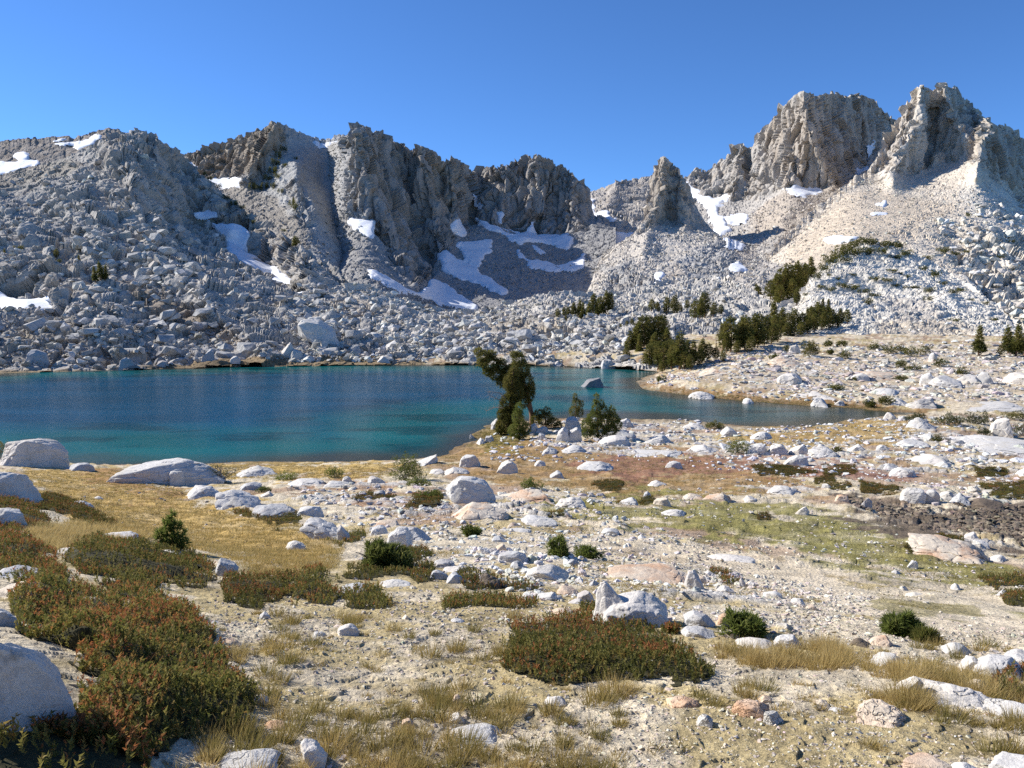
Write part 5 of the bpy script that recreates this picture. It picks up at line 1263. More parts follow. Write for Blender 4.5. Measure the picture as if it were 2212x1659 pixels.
# ---- heather beds
RUST = {}
def heather(label, poly, h=.22, rust=.5, c=20.0, seed=1, sprig=.085, name='heather_bed', mat='heather', green=.45):
    rng = np.random.default_rng(seed); q = PL(poly); lo, hi = q.min(0) - 8, q.max(0) + 8
    vm = np.zeros(len(GP), bool); w = np.flatnonzero(GOK & (GU > lo[0]) & (GU < hi[0]) & (GV > lo[1]) & (GV < hi[1]))
    P = GP[w]; d = sdf_poly(GU[w], GV[w], q); ny = P[:, 1]; pm = ny / F
    far = np.clip(ny / 40, .15, 1.2); hole = .9 * h * sstep(fbm(P, np.array([.55] * 3), seed + 31, 3), .22, .5); dm = -hole + d * pm * (1.6 + 1.2 * np.clip(ny / 30, 0, 1)) + (.5 * h + .55 * far) * fbm(P, np.array([.9] * 3) * (1 + 2 * np.median(far)), seed, 4)          # metres in from the ragged edge
    H = np.clip(dm / (h * 1.3), 0, 1) ** .6 * h * (.72 + .5 * fbm(P, np.array([.8] * 3), seed + 4, 3)); H = np.maximum(H, 0)
    ins = dm > 0.01
    mp = -np.ones(len(GP), int); mp[w[ins]] = np.arange(ins.sum())
    f = GF[(mp[GF] >= 0).all(1)]
    if len(f) == 0: return None
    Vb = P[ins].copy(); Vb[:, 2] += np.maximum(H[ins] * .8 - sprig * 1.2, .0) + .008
    med = np.median(ny[ins]); spx = sprig * F / ny[ins]
    dens = c / spx ** 2; cell = 3.5
    n = int(np.clip((dens * cell).sum(), 150, 22000)); pr = dens / dens.sum()
    i = rng.choice(ins.sum(), n, p=pr); B = P[ins][i].copy(); j = pm[ins][i] * 1.4
    B[:, 0] += rng.uniform(-1, 1, n) * j; B[:, 1] += rng.uniform(-1, 1, n) * j * 2
    B[:, 2] += np.maximum(H[ins][i] - sprig * rng.uniform(.75, 1.3, n), 0)
    big = fbm(B, np.array([.7] * 3), seed + 9, 3)
    sc = np.maximum(1, .0009 * B[:, 1] / sprig * 1.7)                           # never thinner than a render pixel or so
    hs = sprig * rng.uniform(.65, 1.35, n) * sc
    ax = unit(np.stack([rng.normal(0, .28, n), rng.normal(0, .28, n), np.ones(n)], -1))
    k = 11; t = np.tile(np.linspace(.10, .95, k), n); A = np.repeat(ax, k, 0); hh = np.repeat(hs, k)
    LB = np.repeat(B, k, 0) + A * (hh * t)[:, None]
    dr = unit(basis(A, rng) * 1.0 + A * rng.uniform(.5, 1.3, n * k)[:, None])
    isr = rng.random(n) < np.clip(rust * .7 + .6 * big, 0, 1)
    g = np.clip(green - .1 + .25 * rng.normal(0, 1, n) + .12 * big, 0, .68)
    sh = np.repeat(g, k) + .0
    sh = np.where(np.repeat(isr, k) & (t > .62), rng.uniform(.82, 1.0, n * k), np.clip(sh + .05 * rng.normal(0, 1, n * k), 0, .7))
    V, Fc, s = blades(LB, dr, hh * .29, hh * .15, rng, sh)
    o = tri_mesh(name, V, Fc, s, M[mat]); tag(o, label, 'heather' if mat == 'heather' else 'shrub')
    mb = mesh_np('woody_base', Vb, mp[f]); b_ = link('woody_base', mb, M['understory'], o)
    return o
HEATHERS = [
 ('wide heather bed with rusty flower heads beside the huge corner boulder', '30,1285 90,1250 170,1262 260,1262 350,1280 440,1300 440,1335 490,1415 562,1490 552,1572 470,1592 380,1600 320,1659 160,1700 120,1620 190,1540 165,1450 120,1400 40,1352', .26, .55),
 ('dark shaded heather clump at the foot of the huge corner boulder', '-60,1545 60,1520 180,1520 250,1560 320,1660 320,1720 -60,1720', .26, .25),
 ('dense dark green heather mound below the seedling pine', '160,1175 215,1166 300,1185 400,1200 470,1228 480,1260 440,1290 350,1278 250,1262 165,1250 130,1215', .30, .2),
 ('rusty heather along the photo edge above the speckled slab', '-60,1125 40,1130 90,1180 150,1215 120,1262 60,1255 -60,1215', .26, .75),
 ('dark heather bank with a white rock showing behind it', '70,1072 140,1070 190,1090 255,1122 262,1138 200,1138 130,1120 80,1100', .25, .4),
 ('narrow heather strip under the blue-shaded boulder', '-60,1078 30,1076 90,1096 130,1140 90,1150 0,1120 -60,1115', .2, .6),
 ('low green heather strip joining two mounds', '480,1245 560,1250 625,1245 640,1290 560,1312 480,1300', .18, .3),
 ('rounded rust-topped heather mound beside pale gravel', '600,1252 640,1232 700,1228 735,1250 740,1290 715,1322 650,1318 600,1300', .30, .45),
 ('dark heather mound under the blue-shaded slab', '728,1270 790,1268 830,1285 862,1315 830,1326 770,1322 730,1310', .26, .25),
 ('green heather carpet in front of the pine bush', '745,1232 830,1215 930,1228 950,1262 900,1272 880,1250 815,1250 770,1262', .16, .12),
 ('rust and green heather around grey boulders', '990,1240 1050,1250 1100,1262 1180,1262 1160,1278 1070,1275 1010,1272', .16, .5),
 ('low green heather mat above the open gravel', '955,1300 1010,1275 1090,1280 1180,1302 1180,1328 1100,1316 1040,1322 960,1318', .14, .15),
 ('large heather mat with rusty heads in the centre of the gravel', '1085,1400 1110,1368 1180,1350 1240,1325 1300,1312 1370,1350 1420,1372 1480,1400 1556,1455 1540,1482 1460,1490 1330,1470 1200,1462 1110,1440', .17, .5),
 ('heather fringe in front of the horned boulder', '1330,1352 1400,1352 1470,1355 1480,1385 1420,1378', .14, .4),
 ('heather tuft in front of the big sunlit white boulder', '2118,1452 2170,1440 2260,1440 2260,1500 2170,1492', .2, .4),
 ('dark heather patch by the round grey boulder', '870,1192 920,1195 940,1215 900,1222 870,1212', .16, .35),
 ('green heather patch left of two round boulders', '742,1150 790,1140 800,1165 760,1182 738,1170', .18, .3),
 ('green and brown heather below the slab chain', '506,1106 580,1108 655,1110 650,1138 600,1140 540,1125', .16, .35),
 ('dark heather behind the tilted slab', '655,1140 720,1150 750,1175 740,1188 690,1170', .16, .3),
 ('brown heather mat left of the house-shaped boulder', '890,1076 950,1060 958,1090 925,1100 880,1095', .2, .6),
 ('low brown heather mat by the grey rounded stone', '755,1072 800,1062 850,1072 830,1080 770,1082', .12, .7),
 ('dark green heather mat on the turf by the ramp', '1175,1108 1225,1098 1222,1122 1180,1126', .16, .15),
 ('dark grass-green mat by the low white stone', '1325,1082 1385,1080 1390,1094 1330,1094', .2, .35),
 ('dark mat beside the cream boulder', '1382,1075 1412,1070 1420,1090 1385,1092', .2, .3),
 ('brown heather lump on the gold meadow', '1280,1050 1310,1042 1345,1046 1340,1058 1290,1060', .18, .5),
 ('green heather bank curving around the dry pond corner', '1775,1044 1840,1038 1850,1058 1795,1064', .2, .45),
 ('green heather strip on the pond bank', '1850,1036 1920,1045 1960,1055 1930,1066 1860,1062', .2, .35),
 ('green heather patch at the photo margin above the pond', '2120,1050 2240,1040 2240,1078 2150,1080', .22, .25),
 ('olive heather stripe on the red ground', '2105,1012 2170,1010 2175,1028 2110,1028', .16, .2),
 ('small olive heather mat by the purple-red ground', '1625,1008 1700,1000 1760,1020 1700,1034 1640,1028', .14, .4),
 ('small heather mat near the white wedge boulder', '1775,1008 1850,1004 1850,1026 1780,1026', .14, .3),
 ('tiny heather mat beyond the pond bank', '1760,1032 1800,1030 1800,1040 1762,1042', .12, .2),
 ('dark green heather stripe on the turf below the pond', '1860,1186 1950,1180 1980,1198 1900,1206', .16, .2),
 ('olive heather by the cracked pavement', '1955,1172 2010,1170 2030,1196 1970,1196', .16, .25),
 ('heather tuft between the pavement boulders', '2025,1158 2085,1160 2080,1172 2030,1170', .12, .3),
 ('olive heather tongue at the margin below the track', '2160,1280 2240,1270 2240,1315 2180,1305', .18, .2),
 ('low heather on red ground at the photo margin', '2110,1248 2200,1240 2230,1258 2150,1268', .14, .3),
 ('rusty heather inside the rubble pile', '1540,1238 1575,1242 1600,1258 1570,1265', .14, .8),
 ('dwarf heather by the flat white stone on turf', '1640,1110 1660,1105 1660,1118 1640,1120', .1, .2),
]
for i, (lb, poly, h, ru) in enumerate(HEATHERS): heather(lb, poly, h, ru, seed=100 + i, c=60 if i == 1 else 20)

# ---- grass (too many blades to count)
GV_, GF_, GS_, gn = [], [], [], 0
def add_grass(P, hgt, nb, rng, spread, width, tone, lean=.35, tonevar=.12):
    global gn
    if not len(P): return
    n = len(P); tot = n * nb
    B = np.repeat(P, nb, 0); hh = np.repeat(hgt, nb); s = np.repeat(hgt * spread, nb)
    a = rng.uniform(0, 6.283, tot); r = np.sqrt(rng.random(tot)); off = np.stack([np.cos(a), np.sin(a)], -1) * (r * s)[:, None]
    B = B.copy(); B[:, :2] += off; B[:, 2] -= .01
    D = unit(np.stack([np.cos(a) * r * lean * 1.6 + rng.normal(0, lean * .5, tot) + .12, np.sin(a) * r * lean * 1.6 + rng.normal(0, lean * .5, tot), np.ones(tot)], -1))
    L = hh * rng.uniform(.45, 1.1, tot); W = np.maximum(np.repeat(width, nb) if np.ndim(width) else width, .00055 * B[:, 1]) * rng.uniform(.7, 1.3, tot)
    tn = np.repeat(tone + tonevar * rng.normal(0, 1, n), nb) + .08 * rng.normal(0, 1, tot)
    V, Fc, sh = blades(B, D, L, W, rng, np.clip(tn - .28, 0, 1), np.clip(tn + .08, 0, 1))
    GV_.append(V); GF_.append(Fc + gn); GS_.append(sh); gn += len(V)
HSKIP = [h[1] for h in HEATHERS[:16]]
def clear(P, grow=1.0):
    m = np.ones(len(P), bool)
    for x, y, a, b in BOULDERS: m &= ((P[:, 0] - x) / (a * grow)) ** 2 + ((P[:, 1] - y) / (b * grow)) ** 2 > 1
    return P[m]
def tuft_field(poly, n, lo, hi, nb, seed, tone, spread=.55, width=.006, lean=.4, thr=None, nscale=1.2, skip=HSKIP, tonevar=.14):
    rng = np.random.default_rng(seed); P = clear(ground_pick(poly, n, rng, skip), .9)
    if thr is not None: P = P[fbm(P, np.array([nscale] * 3), seed, 3) > thr]
    add_grass(P, rng.uniform(lo, hi, len(P)), nb, rng, spread, width, tone, lean, tonevar)
NEAR = '430,1330 620,1325 760,1335 960,1325 1230,1330 1500,1400 1700,1380 2212,1400 2240,1700 330,1700 420,1600 570,1560 560,1480 480,1400'
tuft_field(NEAR, 330, .08, .19, 150, 1, .36, .5, .0045, .42, .05)
tuft_field(NEAR, 520, .04, .09, 60, 2, .45, .6, .0045, .5, -.1, .8)
tuft_field('1540,1375 1750,1390 1900,1430 2212,1440 2240,1700 1960,1580 1820,1500 1560,1470', 260, .10, .22, 150, 3, .6, .55, .0045, .45, -.1)
tuft_field('560,1320 760,1330 900,1420 960,1520 760,1560 600,1480', 130, .08, .18, 130, 4, .38, .55, .0045, .45, 0)
GOLDP = '40,1018 230,1012 380,1052 480,1098 640,1132 745,1175 720,1232 560,1262 500,1205 400,1182 250,1150 140,1110 60,1060'
tuft_field(GOLDP, 15000, .05, .12, 9, 5, .52, .9, .004, .55, -.45, 1.5, skip=())
tuft_field('150,1130 260,1130 330,1165 250,1172 170,1190 110,1185 120,1215 60,1150', 1500, .08, .2, 14, 6, .66, .9, .004, .6, None, skip=())
tuft_field('440,1004 830,999 870,1012 830,1034 600,1037 470,1030', 4200, .06, .15, 7, 7, .52, .9, .004, .5, -.4, 2, skip=())
tuft_field('900,1000 1010,965 1045,937 1150,945 1500,980 1640,1000 1760,1032 1700,1062 1350,1090 1120,1045 1000,1030', 12000, .03, .10, 7, 8, .42, 1.2, .004, .6, -.1, 2.5, skip=(), tonevar=.2)
tuft_field('1500,978 1560,948 1700,928 1900,908 1990,922 1960,958 1800,968 1650,958', 4500, .04, .12, 6, 9, .46, 1.2, .004, .6, -.2, 3, skip=())
tuft_field(COVER[7][3], 9000, .02, .05, 7, 10, .22, 1.6, .004, .7, -.15, 2, skip=(), tonevar=.12)
tuft_field('1330,1200 1640,1240 1800,1300 1560,1330 1300,1300 1180,1240', 1400, .04, .1, 14, 11, .42, 1.0, .004, .5, .15, 1.5)
tuft_field('760,1150 1300,1090 1320,1200 1180,1220 900,1200', 2600, .04, .11, 9, 12, .5, 1.0, .004, .5, .12, 2)
tuft_field('1386,838 1450,836 1560,850 1720,866 1830,872 1930,882 1930,890 1820,882 1640,870 1480,854', 1500, .08, .2, 6, 13, .40, 1.0, .004, .5, None, skip=())
tuft_field('620,1060 900,1050 960,1130 830,1130 700,1100', 1800, .03, .08, 8, 14, .5, 1.0, .004, .5, .2, 2)
tuft_field('1018,945 1050,925 1110,920 1130,958 1050,970', 900, .06, .15, 8, 15, .12, 1.0, .004, .5, None, skip=())
tuft_field('1880,1270 1960,1262 2060,1285 2090,1318 1990,1318 1910,1300', 900, .02, .05, 8, 16, .25, 1.4, .004, .6, -.1, 1, skip=())
tuft_field('1900,1150 2212,1220 2240,1320 2100,1290 1950,1240', 1500, .03, .08, 8, 17, .34, 1.2, .004, .6, .1, 1.5, skip=())
tuft_field('60,1230 260,1190 460,1240 440,1330 540,1480 540,1560 300,1640 200,1560 120,1400', 90, .2, .34, 7, 19, .62, .5, .0035, .5, None, skip=())
# the knoll of blond grass among the rusty heathers
tuft_field('60,1130 150,1140 240,1170 160,1200 60,1180', 500, .1, .22, 16, 18, .66, .9, .004, .6, None, skip=())
me = mesh_np('grass', np.concatenate(GV_), np.concatenate(GF_), smooth=False); vfloat(me, 'shade', np.concatenate(GS_))
tag(link('grass', me, M['grass']), kind='stuff')

# ---- shrubs and single trees by the lake
def px_blobs(spec, y0, squash=1.0):
    C, R = [], []
    for u, v, ru, rv, *dy in spec:
        C.append(at(u, v, y0 + (dy[0] if dy else 0))); s = y0 / F; R.append((ru * s, ru * s * squash, rv * s))
    return C, R
def shrub(label, u0, v0, u1, v1, seed, n=500, mat='pine', stems=3, spiky=.5, name='pine_shrub', cat='shrub', base=None, dead=0, flat=False, group=None):
    rng = np.random.default_rng(seed); uc = .5 * (u0 + u1); w = u1 - u0; h = v1 - v0
    P = ground_hit(uc, v1)[0] if base is None else np.array(base); y = P[1]; s = y / F
    W, H = w * s, h * s
    root = bpy.data.objects.new(name, None); COL.objects.link(root); root.location = P; tag(root, label, cat, group)
    C, R = [], []
    nb = 9
    for i in range(nb):
        a = rng.uniform(-.40, .40); zc = rng.uniform(.22, .62); rr = rng.uniform(.14, .24)
        C.append((a * W, rng.uniform(-.25, .25) * W, zc * H * (1 - .6 * abs(a)))); R.append((rr * W, rr * W, rng.uniform(.16, .28) * H))
    for i in range(5):
        a = rng.uniform(-.34, .34); top = rng.uniform(.7, .95) * (1 - .55 * abs(a)); C.append((a * W, rng.uniform(-.15, .15) * W, top * H - .1 * H)); R.append((.07 * W, .07 * W, .17 * H))
    C.append((0, 0, .22 * H)); R.append((.42 * W, .36 * W, .2 * H))
    size = max(.11, 3.0 * s * 1.1)
    V, Fc, sh = tufts(C, R, n, size, rng, 6, .20, .6)
    V[:, 2] = np.maximum(V[:, 2], -.05)
    tri_mesh('foliage', V, Fc, sh, M[mat], root)
    lv, lf = limbs(np.zeros(3), np.array([rng.normal(0, .08) * W, 0, .75 * H]), rng, stems, .42 * W, .02 * W + .006)
    link('branches', mesh_np('branches', lv, lf), M['dead'], root)
    if dead:
        parts = []
        for _ in range(dead):
            d = np.array([rng.uniform(-.6, .6) * W, rng.uniform(-.3, .1) * W, rng.uniform(.2, .75) * H]); parts.append(tube([[0, 0, 0], d * .6 + [0, 0, .1 * H], d * 1.15], [.03, .02, .006], 4))
        v, f = join(parts); link('dead_twigs', mesh_np('dead_twigs', v, f), M['dead'], root)
    return root
shrub('leaning bushy pine shrub at the lakeshore left of the house-shaped boulder', 828, 968, 922, 1038, 1, 1500, 'pine_bright', 6, dead=7)
shrub('low green shrub in front of the leaning lakeshore shrub', 872, 1028, 935, 1050, 2, 500, 'pine_bright')
shrub('green shrub with a dark mat below it, left of the house-shaped boulder', 900, 1050, 955, 1082, 3, 500, 'pine_bright')
shrub('bright pine bush in front of the round boulder', 776, 1158, 884, 1228, 4, 1700, 'pine_bright', 9, dead=6)
shrub('small green shrub on stony ground below the house-shaped boulder', 994, 1131, 1040, 1158, 5, 450, 'pine_bright')
shrub('straggly pine with a bare silvery branch among grey boulders', 1180, 1150, 1232, 1206, 6, 500, 'pine_bright', 5, dead=4)
shrub('trailing low branches of pine beside the straggly pine', 1232, 1178, 1306, 1206, 7, 330, 'pine_bright', 7, dead=6)
shrub('small shrub on the tawny meadow right of the house-shaped boulder', 1120, 1028, 1172, 1056, 8, 450, 'pine_bright', dead=2)
shrub('silvery dead-branched pine among boulders', 1562, 1312, 1642, 1374, 9, 420, 'pine_bright', 9, dead=9)
shrub('rounded pine bush alone on the sandy slope', 1914, 1322, 1984, 1376, 10, 1100, 'pine_bright', 6, dead=3)
shrub('dark prostrate pine at the foot of the rounded bush', 1982, 1358, 2020, 1388, 11, 300, 'pine')
shrub('lone bush at the end of the blocky white ridge', 1566, 938, 1618, 980, 12, 800, 'pine_bright', 5, dead=4)
shrub('flat round bush on the inlet shore', 1522, 907, 1564, 926, 13, 500, 'pine')
shrub('grey-green leafless-edged bush beside the whaleback outcrop', 440, 992, 512, 1044, 14, 420, 'willow', 9, dead=9)
shrub('small spreading shrub in front of the fractured outcrop', 590, 1016, 646, 1038, 15, 420, 'pine_bright')
shrub('small upright shrub in the shore meadow', 706, 1003, 740, 1032, 16, 380, 'pine_bright')
shrub('tiny shrub beside the smooth grey boulder', 556, 1048, 588, 1064, 17, 220, 'pine_bright')
shrub('bush half hidden behind the flat-topped boulder at the photo edge', -30, 938, 30, 998, 18, 700, 'pine', 5)
shrub('small green cushion on the white block ridge', 1793, 960, 1820, 978, 19, 260, 'pine')
# willows and bushes by the tip of the inlet
shrub('grey-green willow bush at the tip of the inlet', 1955, 884, 2002, 912, 20, 700, 'willow', cat='shrub', name='willow_shrub')
shrub('wide willow thicket, first mass, behind the white shelf', 2020, 884, 2080, 918, 21, 1000, 'willow', name='willow_shrub')
shrub('wide willow thicket, second mass, before the tall white boulder', 2072, 882, 2140, 916, 22, 1000, 'willow', name='willow_shrub')
shrub('dark green bush cut by the photo edge beyond the tall white boulder', 2174, 880, 2240, 908, 23, 700, 'pine')
shrub('grey-green bush in front of the tall white boulder', 2110, 918, 2140, 942, 24, 420, 'willow', name='willow_shrub')
shrub('grey bush right of the tall white boulder', 2186, 905, 2230, 940, 25, 420, 'willow', name='willow_shrub')
shrub('small bush on the white bedrock shelf', 2012, 935, 2046, 956, 26, 320, 'pine')
shrub('first of two dark bushes on the far inlet bank', 1866, 858, 1894, 880, 27, 500, 'pine')
shrub('second of two dark bushes on the far inlet bank, larger', 1896, 853, 1930, 874, 28, 600, 'pine')
shrub('oval green bush on the pale pavement beyond the inlet', 1788, 828, 1820, 842, 29, 400, 'pine')
shrub('small bush on the stony point by the grove', 1418, 806, 1440, 826, 30, 260, 'pine')
FLATS = [(1950, 783, 1990, 800), (1932, 772, 1958, 794), (2014, 770, 2044, 792), (2064, 792, 2098, 808), (1934, 808, 1962, 822), (1730, 728, 1770, 770), (1690, 740, 1712, 762), (1776, 733, 1798, 748), (1806, 732, 1828, 748),
         (1812, 752, 1838, 776), (1874, 735, 1900, 756), (1904, 738, 1934, 764), (1930, 740, 1958, 764), (1954, 744, 1984, 770), (1980, 740, 2018, 768), (1784, 752, 1800, 766), (1662, 762, 1684, 776), (1842, 812, 1860, 822)]
for i, (a, b, c, d) in enumerate(FLATS):
    if i == 5: shrub('largest dark round bush under the granite dome', a, b, c, d, 40 + i, 900, 'pine')
    else: shrub('low dark pine bush on the pale bedrock flats below the dome', a, b, c, d, 40 + i, 300, 'pine', group='low bushes on the far flats')

def lone_tree(label, base_uv, trunk, blobs, n, mat='pine', seed=1, tsize=.2, r=.16, dead=None, name='pine_tree', up=.35, y=None):
    rng = np.random.default_rng(seed); P = ground_hit(*base_uv)[0]; y0 = P[1] if y is None else y
    if y is not None: P = at(base_uv[0], base_uv[1], y0)
    root = bpy.data.objects.new(name, None); COL.objects.link(root); root.location = P; tag(root, label, 'tree')
    pts = [P - P] + [at(u, v, y0) - P for u, v in trunk]; pts[0] = pts[0] + [0, 0, -.15]
    rad = np.linspace(r, r * .18, len(pts)); parts = [tube(pts, rad, 8)]
    for c in blobs[::2]:
        q = at(c[0], c[1], y0) - P; k = min(range(len(pts)), key=lambda i: np.linalg.norm(pts[i] - q)); a = pts[max(k - 1, 0)]
        parts.append(tube([a, (a + q) / 2 + [0, 0, .1], q], [r * .35, r * .25, r * .06], 5))
    v, f = join(parts); link('trunk', mesh_np('trunk', v, f), M['bark'], root)
    C, R = px_blobs(blobs, y0); C = [c - P for c in C]
    V, Fc, sh = tufts(C, R, n, tsize, rng, 6, .2, up); tri_mesh('crown', V, Fc, sh, M[mat], root)
    if dead:
        parts = []
        for path in dead:
            q = [at(u, v, y0 - .4) - P for u, v in path]; parts.append(tube(q, np.linspace(.06, .012, len(q)), 5))
            for _ in range(26):
                i = rng.integers(1, len(q)); t = rng.random(); a = q[i - 1] * (1 - t) + q[i] * t; d = rng.normal(0, .3, 3) + [-.2, 0, .05]; parts.append(tube([a, a + d], [.018, .004], 3))
        v, f = join(parts); link('dead_branch', mesh_np('dead_branch', v, f), M['dead'], root)
    return root
lone_tree('tall wind-bent pine leaning over the lake with two crown lobes', (1148, 926), [(1149, 900), (1144, 870), (1136, 838), (1120, 808), (1085, 786), (1048, 768)],
          [(1120, 776, 14, 16), (1112, 766, 9, 8), (1128, 798, 17, 20), (1136, 824, 16, 22), (1143, 850, 12, 22), (1148, 838, 8, 16), (1122, 818, 12, 20), (1046, 770, 17, 14), (1034, 760, 10, 9), (1060, 786, 21, 18), (1074, 806, 19, 17), (1084, 790, 12, 16), (1056, 804, 13, 9), (1084, 824, 12, 13), (1062, 766, 10, 9), (1040, 784, 11, 8), (1098, 822, 17, 16), (1092, 806, 12, 11), (1108, 800, 13, 16), (1118, 842, 19, 20), (1132, 864, 14, 16), (1110, 820, 14, 14)],
          7500, 'pine', 1, .25, .3)
lone_tree('upright dense pine in front of the wind-bent pine', (1100, 938), [(1102, 890), (1106, 830), (1110, 795)],
          [(1110, 806, 11, 16), (1104, 828, 17, 20), (1112, 850, 18, 20), (1098, 872, 19, 22), (1106, 898, 21, 22), (1092, 918, 20, 20), (1086, 896, 12, 16), (1080, 925, 10, 12)],
          5200, 'pine', 2, .25, .25, dead=[[(1095, 872), (1075, 862), (1056, 852)], [(1092, 882), (1068, 880), (1050, 888)], [(1095, 862), (1078, 848), (1052, 846)]])
lone_tree('paler young pine at the foot of the dense upright pine', (1122, 950), [(1122, 920), (1121, 880)], [(1121, 882, 8, 14), (1119, 900, 13, 16), (1124, 920, 16, 16), (1114, 930, 17, 14), (1136, 926, 12, 14), (1124, 938, 15, 10)], 1900, 'pine_bright', 3, .2, .1)
lone_tree('low dark pine shrub in shadow right of the tall pine', (1180, 926), [(1178, 905), (1172, 890)], [(1166, 895, 13, 12), (1178, 906, 20, 14), (1195, 912, 16, 10), (1158, 906, 12, 14), (1182, 888, 8, 9), (1205, 918, 10, 7)], 1700, 'pine', 4, .2, .1)
lone_tree('slim dark young pine left of the dense clump', (1244, 909), [(1244, 880), (1242, 858)], [(1242, 858, 5, 9), (1245, 872, 10, 12), (1240, 888, 12, 12), (1252, 890, 9, 11), (1256, 872, 5, 8)], 1100, 'pine', 5, .18, .08)
lone_tree('dense many-topped pine clump on the pale boulders', (1292, 948), [(1291, 920), (1290, 880)],
          [(1288, 862, 6, 14), (1288, 882, 11, 18), (1284, 905, 17, 20), (1270, 920, 16, 18), (1304, 890, 9, 16), (1308, 912, 17, 18), (1322, 890, 8, 14), (1324, 908, 14, 18), (1334, 918, 10, 14), (1294, 930, 22, 14), (1318, 930, 16, 13), (1268, 935, 12, 10), (1300, 872, 5, 10)],
          4200, 'pine_bright', 6, .2, .14)
lone_tree('seedling pine standing at the edge of the heather and gold grass', (375, 1194), [(374, 1165), (371, 1135), (372, 1112)],
          [(371, 1114, 7, 9), (366, 1132, 13, 9), (380, 1136, 11, 8), (360, 1148, 12, 9), (386, 1152, 14, 10), (346, 1152, 9, 7), (340, 1162, 7, 6), (366, 1166, 16, 10), (392, 1172, 14, 10), (376, 1182, 16, 9), (352, 1176, 12, 8)],
          420, 'pine_bright', 7, .11, .022, name='pine_seedling', up=.9)

# ---- the groves on the far shore: prototypes with trunk and crown, then copies
def proto_tree(seed, width, conic, n=560, nb=13):
    rng = np.random.default_rng(seed); C, R = [], []
    for i in range(nb):
        t = (i + .5) / nb; z = .14 + .80 * t; wd = width * ((1 - t) ** .8 * .95 + .10 if conic else (1 - (2 * t - .9) ** 2 * .55) * .8)
        a = rng.uniform(0, 6.28); rr = wd * rng.uniform(.30, .46); off = max(wd * .5 - rr, 0) * rng.uniform(.3, 1.3)
        C.append((off * math.cos(a), off * math.sin(a), z)); R.append((rr, rr, rng.uniform(.06, .10)))
    C.append((0, 0, .93)); R.append((width * .13, width * .13, .09))
    V, Fc, sh = tufts(C, R, n, .062, rng, 6, .30, .5)
    mc = mesh_np('crown', V, Fc, smooth=False); vfloat(mc, 'shade', np.clip(sh, 0, 1)); mc.materials.append(M['pine'])
    v, f = limbs(np.array([0, 0, -.03]), np.array([rng.normal(0, .02), 0, .9]), rng, 6, width * .4, .022); mt = mesh_np('trunk', v, f); mt.materials.append(M['bark'])
    return mc, mt
PT = [proto_tree(1, .50, False), proto_tree(2, .42, False), proto_tree(3, .36, True), proto_tree(4, .62, False), proto_tree(5, .30, True), proto_tree(6, .55, False)]
def proto_mat(seed, n=300):
    rng = np.random.default_rng(seed); C, R = [], []
    for i in range(12): C.append((rng.uniform(-.42, .42), rng.uniform(-.3, .3), rng.uniform(.2, .6))); R.append((.16, .16, rng.uniform(.2, .36)))
    V, Fc, sh = tufts(C, R, n, .10, rng, 6, .3, .7); m = mesh_np('low_pine', V, Fc, smooth=False); vfloat(m, 'shade', np.clip(sh, 0, 1)); m.materials.append(M['pine']); return m
PM = [proto_mat(i) for i in (21, 22, 23)]
def surf(lab, u, v):
    return ground_hit(u, v)[0] if lab == 'G' else layer_at(lab, u, v)[0]
rngt = np.random.default_rng(5)
def grove(lab, label, group, items, kinds=(0, 1, 3, 5)):
    for it in items:
        u, v, h = it[:3]; k = it[3] if len(it) > 3 else int(rngt.choice(kinds)); wf = (it[4] if len(it) > 4 else 1.0) * 1.3
        P = surf(lab, u, v); hm = h * P[1] / F * 1.04
        root = bpy.data.objects.new('pine_tree', None); COL.objects.link(root); root.location = P; root.scale = (hm * wf, hm * wf, hm); root.rotation_euler = (rngt.normal(0, .05), rngt.normal(0, .05), rngt.uniform(0, 6.28))
        tag(root, it[5] if len(it) > 5 else label, 'tree', None if len(it) > 5 else group)
        mc, mt = PT[k]
        for nm, me in (('crown', mc), ('trunk', mt)):
            o = bpy.data.objects.new(nm, me); COL.objects.link(o); o.parent = root
grove('T', 'small pine in the row standing on the pale moraine crest', 'pines on the moraine crest',
      [(1205, 690, 22), (1218, 688, 20), (1230, 684, 26), (1240, 684, 34, 1), (1251, 682, 36, 2), (1262, 682, 34, 4), (1272, 680, 38, 2), (1281, 678, 42, 1), (1291, 676, 38, 4), (1300, 674, 40, 2), (1309, 672, 46, 1), (1318, 672, 46, 0, .8), (1222, 700, 14), (1256, 690, 26, 4)])
grove('T', 'small pine among the boulders above the lakeside grove', 'pines above the lakeside grove',
      [(1408, 672, 26, 3), (1420, 670, 24), (1440, 672, 36), (1455, 676, 42, 0), (1470, 672, 24), (1484, 674, 22, 3), (1354, 700, 14, 3), (1366, 698, 16, 3), (1384, 698, 14, 3), (1340, 702, 12, 3)])
grove('T', 'pine in the pair above the grove', 'pair of pines above the grove', [(1502, 696, 44, 3), (1522, 688, 56, 0), (1512, 698, 40, 1), (1540, 692, 30, 3), (1556, 690, 24, 3)])
grove('T', 'dark pine in the lakeside grove', 'pines of the lakeside grove',
      [(1357, 762, 52, 1), (1373, 762, 66, 1), (1390, 757, 74, 3), (1404, 752, 72, 0), (1420, 748, 70, 3), (1434, 742, 62, 0), (1440, 760, 58, 1), (1352, 778, 30, 3), (1380, 768, 50, 4), (1412, 770, 48, 1)])
